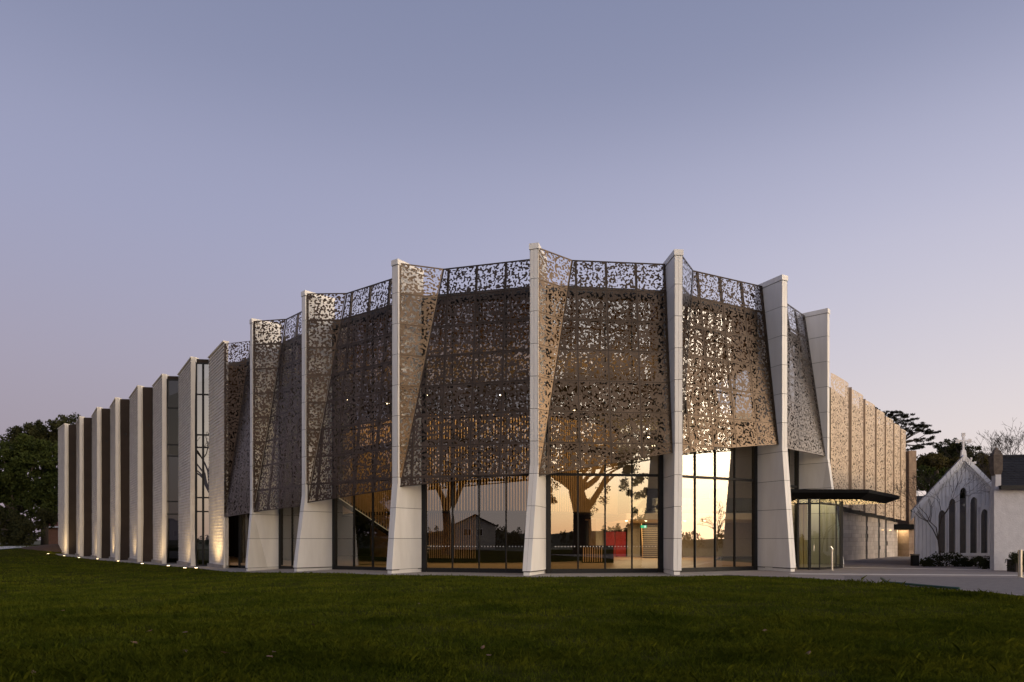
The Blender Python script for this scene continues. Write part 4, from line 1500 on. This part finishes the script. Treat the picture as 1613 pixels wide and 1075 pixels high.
for i, (nm, lab, px, py, D, rx, rz, m) in enumerate(hill_specs):
    q = at(px, D, py)
    rr = np.random.default_rng(100 + i)
    blobs = [((q.x + rr.uniform(-.6, .6) * rx, D + rr.uniform(-1, 1), q.z + rr.uniform(-.45, .35) * rz), (rx * .55, 2.2, rz * .55)) for _ in range(7)]
    leafy_tree(nm, lab, (q.x, D, 0), (q.x, D, max(1.5, q.z - rz)), blobs, 150, 13000, .17, m, 200 + i, .35, (.35, .8), group='trees on the wooded hill', limbs=8)
mb = MB()
xs = np.linspace(at(1390, 120).x, at(1750, 120).x, 40)
for x0, x1 in zip(xs[:-1], xs[1:]):
    hA = 9.0 * math.exp(-((x0 - at(1505, 120).x) / 9.0) ** 2); hB = 9.0 * math.exp(-((x1 - at(1505, 120).x) / 9.0) ** 2)
    mb.poly([(x0, 112, -.5), (x1, 112, -.5), (x1, 124, hB - .4), (x0, 124, hA - .4)])
    mb.poly([(x0, 124, hA - .4), (x1, 124, hB - .4), (x1, 150, -.5), (x0, 150, -.5)])
mb.build('hill', M['far_ground'], kind='structure')

# spreading pine above the end of the wing
PD = 84
def pine():
    rng = np.random.default_rng(5)
    base = Vector((at(1388, PD).x, PD, 0))
    t = thing('pine_tree', 'wind swept pine with flat dark pads of needles above the end of the wing', 'tree', tuple(base))
    mb = MB()
    root = Vector((at(1384, PD).x, PD, EYE + (HY - 735) / F * PD)) - base
    mb.tube([Vector((0, 0, -.2)), root * .6 + Vector((.1, 0, 0)), root], [.45, .36, .3], 8)
    pads = [(1393, 655, 1.2), (1404, 652, 1.0), (1413, 655, 1.1), (1424, 658, 1.3), (1432, 661, 1.2), (1400, 664, 1.3), (1412, 668, 1.4), (1424, 671, 1.5), (1435, 670, 1.4), (1446, 672, 1.3), (1455, 670, 1.0),
            (1450, 680, 1.2), (1461, 682, 1.1), (1471, 681, .9), (1462, 691, 1.0), (1452, 694, .9), (1440, 678, 1.2), (1418, 679, 1.2), (1408, 676, 1.1), (1436, 706, 1.0), (1448, 704, 1.0), (1425, 709, 1.1), (1415, 706, .9), (1458, 700, .8), (1388, 660, 1.0), (1383, 650, 1.0)]
    C, Rr = [], []
    j1 = Vector((at(1418, PD).x, PD, EYE + (HY - 700) / F * PD)) - base
    j2 = Vector((at(1408, PD).x, PD + 1, EYE + (HY - 690) / F * PD)) - base
    limb(mb, root, j1, .26, .17, rng, .05); limb(mb, root, j2, .24, .15, rng, .05)
    for px, py, r in pads:
        q = at(px, PD + rng.uniform(-2.4, 2.4), py) - base
        q = Vector((q.x, q.y, q.z))
        j = j1 if px > 1428 or py > 690 else j2
        limb(mb, j, q, .10, .025, rng, .07, 4, 5)
        for _ in range(6):
            C.append(np.array(q) + rng.normal(size=3) * np.array([r * .6, r * .6, r * .07])); Rr.append(rng.uniform(.22, .4))
    mb.build('trunk', M['bark_dark'], t, smooth=True)
    me = leaf_cloud(C, Rr, 8500, .15, .45, rng=rng, aspect=.25)
    link('crown', me, M['needle'], t)
pine()
leafy_tree('small_pine_top', 'dark treetop just showing over the scalloped wing roof', (at(1366, 92).x, 92, 0), tuple(at(1366, 92, 668)), [B_(1368, 644, 92, 1.0, 1, .8), B_(1374, 652, 92, .9, 1, .8)], 24, 1500, .15, 'needle', 41, .3, (.3, .5), limbs=4)
# bare trees
bare_tree('bare_tree', 'tall bare winter tree behind the slate roof at the right edge', (at(1611, 72).x, 72, 0), 8.9, .52, 3, 'bark', .2, 8, 'bare trees', fork_at=.46, rmin=.014)
bare_tree('bare_tree', 'smaller bare winter tree left of the brown pinnacle', (at(1560, 92).x, 92, 0), 8.3, .5, 9, 'bark', .16, 7, 'bare trees', fork_at=.44, rmin=.014)
bare_tree('garden_tree', 'small leafless tree standing in front of the chapel windows', (at(1478, 39.6).x, 39.6, 0), 3.7, .6, 14, 'bark', .055, 7, fork_at=.44, up=.3, rmin=.006)

# shrubs along the chapel
shr = [(1460, 891, .22, 'tiny shrub nearest the bin at the chapel corner'), (1473, 889, .38, 'spiky shrub left of the leafless garden tree'), (1490, 887, .42, 'taller shrub right of the leafless garden tree'),
       (1512, 892, .3, 'low shrub under the middle of the chapel windows'), (1530, 894, .28, 'flat low shrub under the fourth chapel window'), (1545, 895, .3, 'flat low shrub under the last chapel window'),
       (1562, 891, .42, 'leafy dark shrub at the corner of the white building'), (1577, 895, .36, 'pale leaved shrub against the white roughcast wall')]
for i, (px, py, r, lab) in enumerate(shr):
    D = 39.4 if px < 1556 else 36.0
    q = at(px, D)
    rng = np.random.default_rng(300 + i)
    t = thing('garden_shrub', lab, 'shrub', (q.x, q.y, .03), 'shrubs along the chapel wall')
    C = np.array([[rng.uniform(-r, r) * 1.5, rng.uniform(-.3, .3), rng.uniform(.1, r * 1.6)] for _ in range(16)])
    me = leaf_cloud(C, np.full(16, r * .55), 700, .055, rng=rng)
    link('foliage', me, M['shrub'], t)
    mb = MB()
    for c in C[:8]: mb.tube([(0, 0, 0), tuple(c)], [.012, .006], 4)
    mb.build('stems', M['bark_dark'], t)
q = at(1603, 33)
t = thing('clipped_hedge', 'dark clipped round hedge bush by the steel bollard at the right edge', 'hedge', (q.x, q.y, .03))
rng = np.random.default_rng(77)
C = np.array([[rng.uniform(-.35, .7), rng.uniform(-.4, .4), rng.uniform(.1, .85)] for _ in range(40)])
link('foliage', leaf_cloud(C, np.full(40, .2), 3000, .045, rng=rng), M['leaf_dark'], t)
mb = MB(); mb.box((-.3, -.3, -.02), (.6, .3, .6)); mb.build('stems', M['bark_dark'], t)

# ------------------------------------------------------------------ street furniture and small things
for px, py, top, lab in ((1310.5, 900, 863, 'slim steel bollard with a tilted head in front of the glass lobby'), (1607, 911, 868, 'thicker steel bollard at the right edge beside the hedge')):
    D = EYE * F / (py - HY)
    q = at(px, D)
    h = EYE + (HY - top) / F * D
    o = thing('bollard', lab, 'bollard', (q.x, q.y, .04), 'steel bollards on the forecourt')
    r = .05 if px < 1400 else .075
    mb = MB(); mb.tube([(0, 0, 0), (0, 0, h - .1)], r, 12); mb.build('post', M['steel'], o, smooth=False)
    mb = MB(); mb.tube([(0, 0, 0), (0, 0, .02)], r * 2, 12); mb.build('base_plate', M['steel'], o)
    mb = MB()
    if px < 1400: mb.tube([(.02, 0, h - .12), (-.1, -.02, h + .02)], r * 1.1, 10)
    else: mb.tube([(0, 0, h - .1), (0, 0, h)], r * 1.03, 12)
    mb.build('head', M['steel'], o)
q = at(1441, 40.3)
o = thing('litter_bin', 'small black box bin with a pale lid at the chapel corner', 'bin', (q.x, q.y, .04))
mb = MB(); mb.box((-.17, -.15, 0), (.17, .15, .62)); mb.build('body', M['black'], o)
mb = MB(); mb.box((-.19, -.17, .62), (.19, .17, .70)); mb.build('lid', M['steel'], o)
# green hose lying along the lawn edge
pts = [g(1388, 918.5), g(1400, 921), g(1425, 923), g(1450, 925.5), g(1475, 928), g(1500, 930), g(1513, 931)]
mb = MB(); mb.tube([(p.x + random.uniform(-.04, .04), p.y, .07 + (.1 if k == 0 else 0)) for k, p in enumerate(pts)], .045, 7)
mb.build('garden_edging', M['hose'], label='loose strip of dark green plastic edging lying along the lawn by the drive', cat='edging', smooth=True)

# ground lights before the stone wall
ul = [(76, 873), (101, 876.5), (124.5, 879.5), (153.5, 881.5), (186, 885), (224, 889), (265, 892.5), (309, 896)]
ordn = ['eighth', 'seventh', 'sixth', 'fifth', 'fourth', 'third', 'second', 'first']
for i, (px, py) in enumerate(ul):
    # slide along the ray until it meets the ground
    D = 60.0
    for _ in range(0 if i == 0 else 40):
        X = (px - CX) / F * D
        D = (EYE - (gzf(X, D) + .035)) * F / (py - HY)
    if i == 0: D = 75.0
    q = at(px, D); z = gzf(q.x, q.y) + .03
    o = thing('ground_light', f'small ground light in the lawn edge, {ordn[i]} out from the glass facade', 'ground light', (q.x, q.y, z), 'ground lights along the stone wall')
    mb = MB(); mb.tube([(0, 0, -.05), (0, 0, .05)], .15, 12); mb.build('housing', M['black'], o)
    mb = MB(); mb.tube([(0, 0, .051), (0, 0, .065)], .09, 12); mb.build('lens', M['uplamp'], o)
    # the beam it throws on the stone face beside it
    k2 = min(range(8), key=lambda k: (PIER[k] - q).length)
    nz = PIER[k2]
    st = (PIER[k2 + 1] + Vector((1.12, .16))) if k2 < 7 else nz + Vector((-3.2, 3.6))
    mid = st.lerp(nz, .55)
    sp = bpy.data.lights.new('ground_light_beam', 'SPOT')
    sp.energy = random.uniform(260, 380)
    sp.spot_size = rad(105); sp.spot_blend = 1.0; sp.shadow_soft_size = .1; sp.color = (1, .70, .34)
    so = bpy.data.objects.new('ground_light_beam', sp)
    so.location = (q.x, q.y, z + .16)
    so.rotation_euler = (Vector((mid.x, mid.y, 2.6)) - so.location).to_track_quat('-Z', 'Y').to_euler()
    COL.objects.link(so)
# the face nearest the glass has its own lamp close to the wall
nz = PIER[0]; st = PIER[1] + Vector((1.12, .16)); mid = st.lerp(nz, .6)
dv = (nz - st).normalized(); nn = Vector((dv.y, -dv.x))
if nn.dot(Vector((-.7, -.7))) < 0: nn = -nn
lp = mid + nn * 2.0
o = thing('ground_light', 'ground light nearest the glass, at the foot of the brightest stone face', 'ground light', (lp.x, lp.y, gzf(lp.x, lp.y) + .03), 'ground lights along the stone wall')
mb = MB(); mb.tube([(0, 0, -.05), (0, 0, .02)], .12, 12); mb.build('housing', M['black'], o)
mb = MB(); mb.tube([(0, 0, .021), (0, 0, .03)], .1, 12); mb.build('lens', M['uplamp'], o)
sp = bpy.data.lights.new('ground_light_beam', 'SPOT'); sp.energy = 560; sp.spot_size = rad(105); sp.spot_blend = 1.0; sp.shadow_soft_size = .08; sp.color = (1, .70, .32)
so = bpy.data.objects.new('ground_light_beam', sp); so.location = (lp.x, lp.y, gzf(lp.x, lp.y) + .1)
so.rotation_euler = (Vector((mid.x, mid.y, 2.6)) - so.location).to_track_quat('-Z', 'Y').to_euler(); COL.objects.link(so)

# left background: path, earth bank, stone wall, house
mb = MB()
lp_ = [at(-60, 74), at(0, 76), at(50, 79), at(95, 84)]; rp_ = [at(-60, 79), at(0, 80), at(50, 84), at(95, 92)]
for i in range(3):
    n_ = 8
    for s in range(n_):
        a0, a1 = lp_[i].lerp(lp_[i + 1], s / n_), lp_[i].lerp(lp_[i + 1], (s + 1) / n_)
        b0, b1 = rp_[i].lerp(rp_[i + 1], s / n_), rp_[i].lerp(rp_[i + 1], (s + 1) / n_)
        mb.poly([(p.x, p.y, gzf(p.x, p.y) + .05) for p in (a0, a1, b1, b0)])
mb.build('garden_path', M['band'], kind='structure')
q = at(75, 79)
t = thing('field_wall', 'low dark dry stone wall under the trees at the left edge', 'wall', (q.x, 88, .6))
mb = MB(); mb.box((-2.2, .12, -.2), (5.5, .4, 1.9)); mb.build('wall_core', M['core'], t)
for r in range(7):
    x = -2.3 + random.uniform(0, .2)
    while x < 5.4:
        w = random.uniform(.35, .75)
        bm = MB(); d = random.uniform(0, .08); z0 = -.1 + r * .3
        bm.hexa([(x, d, z0), (x + w - .04, d, z0), (x + w - .04, .5, z0), (x, .5, z0), (x + .03, d + .03, z0 + .27), (x + w - .07, d + .03, z0 + .25), (x + w - .07, .47, z0 + .25), (x + .03, .47, z0 + .27)])
        bm.build('stone', M['dark_stone'], t)
        x += w
q = at(94, 108)
t = thing('brick_cottage', 'red roofed brick cottage half hidden by trees beside the stone wall', 'house', (q.x, 108, .5))
mb = MB(); mb.box((-2.2, 0, 0), (6, 6, 3.2)); mb.build('wall', M['brick'], t)
mb = MB(); mb.hexa([(-2.5, -.4, 3.1), (6.3, -.4, 3.1), (6.3, 3, 5.2), (-2.5, 3, 5.2), (-2.5, -.4, 3.25), (6.3, -.4, 3.25), (6.3, 3, 5.35), (-2.5, 3, 5.35)]); mb.build('roof', M['red_roof'], t)
mb = MB(); mb.box((-2.5, -.45, 2.95), (6.3, -.38, 3.2)); mb.build('fascia', M['white_wood'], t)
mb = MB()
for i in range(24):
    a = i / 24 * 2 * PI
    pass
c = at(78, 80)
ring = [(c.x + 3.4 * math.cos(a) * (1 + .1 * math.sin(3 * a)), c.y + 3.5 * math.sin(a)) for a in np.linspace(0, 2 * PI, 24, endpoint=False)]
top = (c.x + .6, c.y + .5, gzf(c.x, c.y) + .42)
for a, b in zip(ring, ring[1:] + ring[:1]):
    mb.poly([(a[0], a[1], gzf(*a) - .02), (b[0], b[1], gzf(*b) - .02), top])
mb.build('soil_bank', M['soil'], kind='structure')

# ------------------------------------------------------------------ what the glass reflects: the park behind the camera
def mirror(bay, px, py, D):
    """real place of something seen at (px, py) and distance D in the glass of a bay"""
    b = BAYS[bay]
    q = at(px, D, py)
    P0 = GL[bay][0]
    t_, n_, _ = frame(GL[bay][0], GL[bay][1])
    d = (q.xy - P0).dot(n_)
    return Vector((q.x - 2 * d * n_.x, q.y - 2 * d * n_.y, q.z))
def old_tree():
    rng = np.random.default_rng(51)
    f = mirror(4, 915, 806, 74)
    base = Vector((f.x, f.y, 0))
    t = thing('park_tree', 'huge old spreading tree reflected in the middle glass bay', 'tree', tuple(base))
    mb = MB()
    f = f - base
    f2 = mirror(4, 906, 772, 74) - base
    mb.tube([Vector((.2, .1, -.3)), Vector((0, .1, 1.2)), f, f2], [1.05, .75, .68, .58], 12)
    ends = [(846, 750, .30, 1), (890, 690, .36, 1), (905, 640, .4, 1), (936, 715, .28, 1), (966, 712, .30, 0), (1010, 650, .2, 1), (860, 620, .3, 1), (940, 600, .3, 1), (985, 735, .16, 0)]
    C, Rr = [], []
    for px, py, r0, hi in ends:
        q = mirror(4, px, py, 74 + rng.uniform(-3, 3)) - base
        limb(mb, f2 if hi else f, q, r0 * 1.3, r0 * .6, rng, .09, 8, 8)
        for _ in range(7):
            q2 = q + Vector(rng.normal(size=3)) * 2.4 + Vector((0, 0, 1.2))
            limb(mb, q, q2, r0 * .5, .04, rng, .12, 5, 5)
            for _ in range(2): C.append(np.array(q2) + rng.normal(size=3) * .8); Rr.append(rng.uniform(.4, .9))
    for px, py in ((1000, 752), (1015, 758), (1028, 772), (1005, 775), (985, 768), (1035, 745), (860, 786), (868, 776), (990, 745), (1000, 806), (920, 794), (1020, 700), (1035, 690), (870, 690), (860, 700)):
        for _ in range(3):
            C.append(np.array(mirror(4, px, py, 72) - base) + rng.normal(size=3) * .35); Rr.append(rng.uniform(.3, .6))
    for _ in range(95):
        C.append(np.array(mirror(4, rng.uniform(835, 1055), rng.uniform(520, 712), 74 + rng.uniform(-4, 4)) - base)); Rr.append(rng.uniform(.7, 1.4))
    mb.build('trunk', M['bark_dark'], t, smooth=True)
    link('crown', leaf_cloud(C, Rr, 30000, .13, rng=rng), M['leaf_dark'], t)
old_tree()
for i, (x, y, hh) in enumerate(((26.2, -10, 4.3), (30.2, -13, 5.4), (33.6, -9.5, 4.6))):
    leafy_tree('park_evergreen', ['bushy evergreen reflected in the chapel windows, smallest of three', 'bushy evergreen reflected in the chapel windows, tallest of three', 'bushy evergreen reflected in the chapel windows, farthest of three'][i], (x, y, 0), (x, y, hh * .4),
               [((x, y, hh * .5), (2.2, 2, hh * .42)), ((x + 1, y, hh * .36), (1.8, 1.6, hh * .3)), ((x, y, hh * .8), (1, 1, hh * .2))], 70, 5000, .16, 'leaf_dark', 70 + i, .25, (.4, .8), limbs=8)
bare_tree('park_tree', 'large bare limbed tree reflected in the glass bay left of centre', (-26.5, -3.0, 0), 19, .5, 33, 'bark_dark', .6, 6, None, fork_at=.26, rmin=.03)
t = thing('park_house', 'white weatherboard gabled house reflected in the glass bay left of centre', 'house', (-42, -34, 0))
t.scale = (.72, .72, .72)
t.rotation_euler.z = rad(-30)
mb = MB(); mb.box((-5, -8, 0), (5, 0, 5.2)); mb.poly([(-5, 0.0, 5.2), (0, 0.0, 7.6), (5, 0.0, 5.2)][::-1]); mb.build('wall', M['park_board'], t)
mb = MB()
for s in (-1, 1):
    mb.hexa([(0, .5, 7.7), (s * 5.6, .5, 5.0), (s * 5.6, -8.5, 5.0), (0, -8.5, 7.7), (0, .5, 7.9), (s * 5.6, .5, 5.2), (s * 5.6, -8.5, 5.2), (0, -8.5, 7.9)])
mb.build('roof', M['slate'], t)
for x in (-2.6, .4):
    mb = MB(); mb.box((x, .0, 3.0), (x + 1.8, .06, 4.6)); f = mb.build('window', M['white_wood'], t)
    mb = MB()
    for u in range(2): mb.box((x + .1 + u * .85, .06, 3.1), (x + .85 + u * .85, .07, 4.5))
    mb.build('pane', M['black'], f)
for i, (x, y, hh, rx) in enumerate(((-60, 16, 13, 7), (-66, 30, 15, 7.5), (-72, 45, 14, 7), (-80, 60, 15, 8))):
    leafy_tree('park_evergreen', ['large evergreen reflected in the left glass bays, nearest the camera', 'large evergreen reflected in the left glass bays, second from the camera', 'large evergreen reflected in the left glass bays, third from the camera', 'large evergreen reflected in the left glass bays, farthest from the camera'][i], (x, y, -.2), (x, y, hh * .35),
               [((x, y, hh * .55), (rx, rx, hh * .38)), ((x, y + 3, hh * .3), (rx, rx, hh * .25)), ((x + 2, y - 2, hh * .75), (rx * .5, rx * .5, hh * .2))], 170, 9000, .34, 'leaf_dark', 90 + i, .4, (.9, 1.6), limbs=8)
# low hills and a tree line all round behind the camera
rng = np.random.default_rng(8)
C, Rr = [], []
hm = MB()
def hill_h(a): return 2.6 + 1.6 * math.sin(a * 5 + .6) + 1.1 * math.sin(a * 11) + .5 * math.sin(a * 31)
angs = np.arange(rad(140), rad(372), rad(1.2))
for a, b in zip(angs[:-1], angs[1:]):
    q = lambda w, R_, z: (R_ * math.cos(w), R_ * math.sin(w) + 10, z)
    hm.poly([q(a, 150, -.5), q(a, 185, hill_h(a)), q(b, 185, hill_h(b)), q(b, 150, -.5)][::-1])
    hm.poly([q(a, 185, hill_h(a)), q(a, 240, -.5), q(b, 240, -.5), q(b, 185, hill_h(b))][::-1])
hm.build('park_hill', M['far_ground'], kind='structure')
for a in np.arange(rad(140), rad(372), rad(.45)):
    n_ = 3 if math.sin(a * 17) > -.2 else 1
    for _ in range(n_):
        Rd = rng.uniform(140, 186)
        z = np.interp(Rd, [150, 185], [0, hill_h(a)])
        hh = rng.uniform(1.2, 3.4)
        for zz in np.arange(.5, hh, 1.0):
            C.append([Rd * math.cos(a), Rd * math.sin(a) + 10, z + zz]); Rr.append(rng.uniform(.8, 1.4) * (1.1 - .5 * zz / hh))
link('distant_wood', leaf_cloud(C, Rr, 60000, .34, rng=rng), M['leaf_dark'], kind='stuff')
for i, (x, y, s) in enumerate(((64, 8, 7.0), (72, 16, 6.4))):
    bare_tree('bare_tree', ['bare tree reflected low in the right glass bay, nearer the fin', 'bare tree reflected low in the right glass bay, farther from the fin'][i], (x, y, 0), s, .6, 60 + i, 'bark_dark', .16, 6, None, fork_at=.3, rmin=.02)

# ------------------------------------------------------------------ grass blades and fallen leaves
def in_poly(x, y, poly):
    r = np.zeros(len(x), bool)
    n = len(poly)
    for i in range(n):
        a, b = poly[i], poly[(i + 1) % n]
        c = (a[1] > y) != (b[1] > y)
        xi = (b[0] - a[0]) * (y - a[1]) / ((b[1] - a[1]) or 1e-9) + a[0]
        r ^= c & (x < xi)
    return r
apron_poly = [(p.x, p.y) for p in AO] + [(40, 60), (40, 100), (-70, 100)]
pav_poly = [(p.x, p.y) for p in pav]
rng = np.random.default_rng(4)
VV = []
def clump(x, y):
    a = np.sin(x * 1.7 + 2 * np.sin(y * .9)) * np.sin(y * 2.1 + 1.6 * np.sin(x * .8))
    b = np.sin(x * .41 + 1.3 * np.sin(y * .33)) * np.sin(y * .62 + 1.1 * np.sin(x * .27))
    c = np.sin(x * 5.1 + 2 * np.sin(y * 3.3)) * np.sin(y * 6.2 + 1.6 * np.sin(x * 2.8))
    return np.clip(.5 + .26 * a + .2 * b + .22 * c, 0, 1)
for d0, d1, dens, hh, ww in ((5.5, 9.5, 2300, .068, .0055), (9.5, 14, 1300, .062, .0075), (14, 20, 600, .056, .010), (20, 30, 260, .052, .014), (30, 52, 80, .055, .024), (52, 90, 26, .06, .042)):
    A = .8 * (d1 * d1 - d0 * d0)
    n = int(A * dens)
    D = np.sqrt(rng.uniform(d0 * d0, d1 * d1, n))
    X = rng.uniform(-.8, .8, n) * D
    ok = ~in_poly(X, D, apron_poly) & ~in_poly(X, D, pav_poly)
    cl = clump(X, D)
    ok &= rng.random(n) < (.18 + .82 * cl)
    X, D, cl = X[ok], D[ok], cl[ok]
    n = len(X)
    base = np.stack([X, D, gz(X, D)], 1)
    az = rng.uniform(0, 2 * PI, n)
    h = hh * rng.uniform(.5, 1.35, n) * (.55 + .8 * cl) * np.where(rng.random(n) < .02, 1.9, 1)
    tall = sm(1.2, .0, np.abs(X - 13.0)) * (D < 28) * (D > 12)         # ragged edge by the drive
    h = h * (1 + .9 * tall)
    lean = rng.uniform(.1, 1.1, n) * h
    dx = np.stack([np.cos(az), np.sin(az), 0 * az], 1)
    sd = np.stack([-np.sin(az), np.cos(az), 0 * az], 1) * (ww * rng.uniform(.6, 1.3, n))[:, None]
    mid = base + dx * (lean * .35)[:, None] + np.array([0, 0, 1]) * (h * .6)[:, None]
    tip = base + dx * lean[:, None] + np.array([0, 0, 1]) * (h * .95)[:, None]
    VV.append(np.stack([base - sd, base + sd, mid + sd * .7, tip, mid - sd * .7], 1).reshape(-1, 3))
V = np.concatenate(VV)
link('grass_blades', fast_mesh('grass_blades', V, np.full(len(V) // 5, 5)), M['grass'], kind='stuff')

leaves_px = [(97, 967), (195, 969), (235, 1000), (292, 1002), (212, 1019), (292, 1034), (424, 1042), (432, 1034), (356, 1036), (493, 990), (50, 1068), (760, 1027), (1272, 1038), (1205, 999), (770, 1040), (660, 955)]
lm = MB()
lm.poly([(-.05, 0, 0), (-.02, -.032, .012), (.03, -.028, .006), (.06, 0, .02), (.03, .028, .012), (-.02, .03, .004)])
lm.poly([(-.05, 0, .004), (-.02, .03, .008), (.03, .028, .016), (.06, 0, .024), (.03, -.028, .01), (-.02, -.032, .016)])
lme = lm.mesh('fallen_leaf'); lme.materials.append(M['dead_leaf'])
for i, (px, py) in enumerate(leaves_px):
    q = g(px, py)
    o = link('fallen_leaf', lme, label='dry brown leaf lying on the mown lawn', cat='leaf', group='fallen leaves on the lawn', loc=(q.x, q.y, .055))
    o.rotation_euler = (random.uniform(-.4, .4), random.uniform(-.4, .4), random.uniform(0, 6))
    s = random.uniform(.8, 1.2); o.scale = (s, s, s)
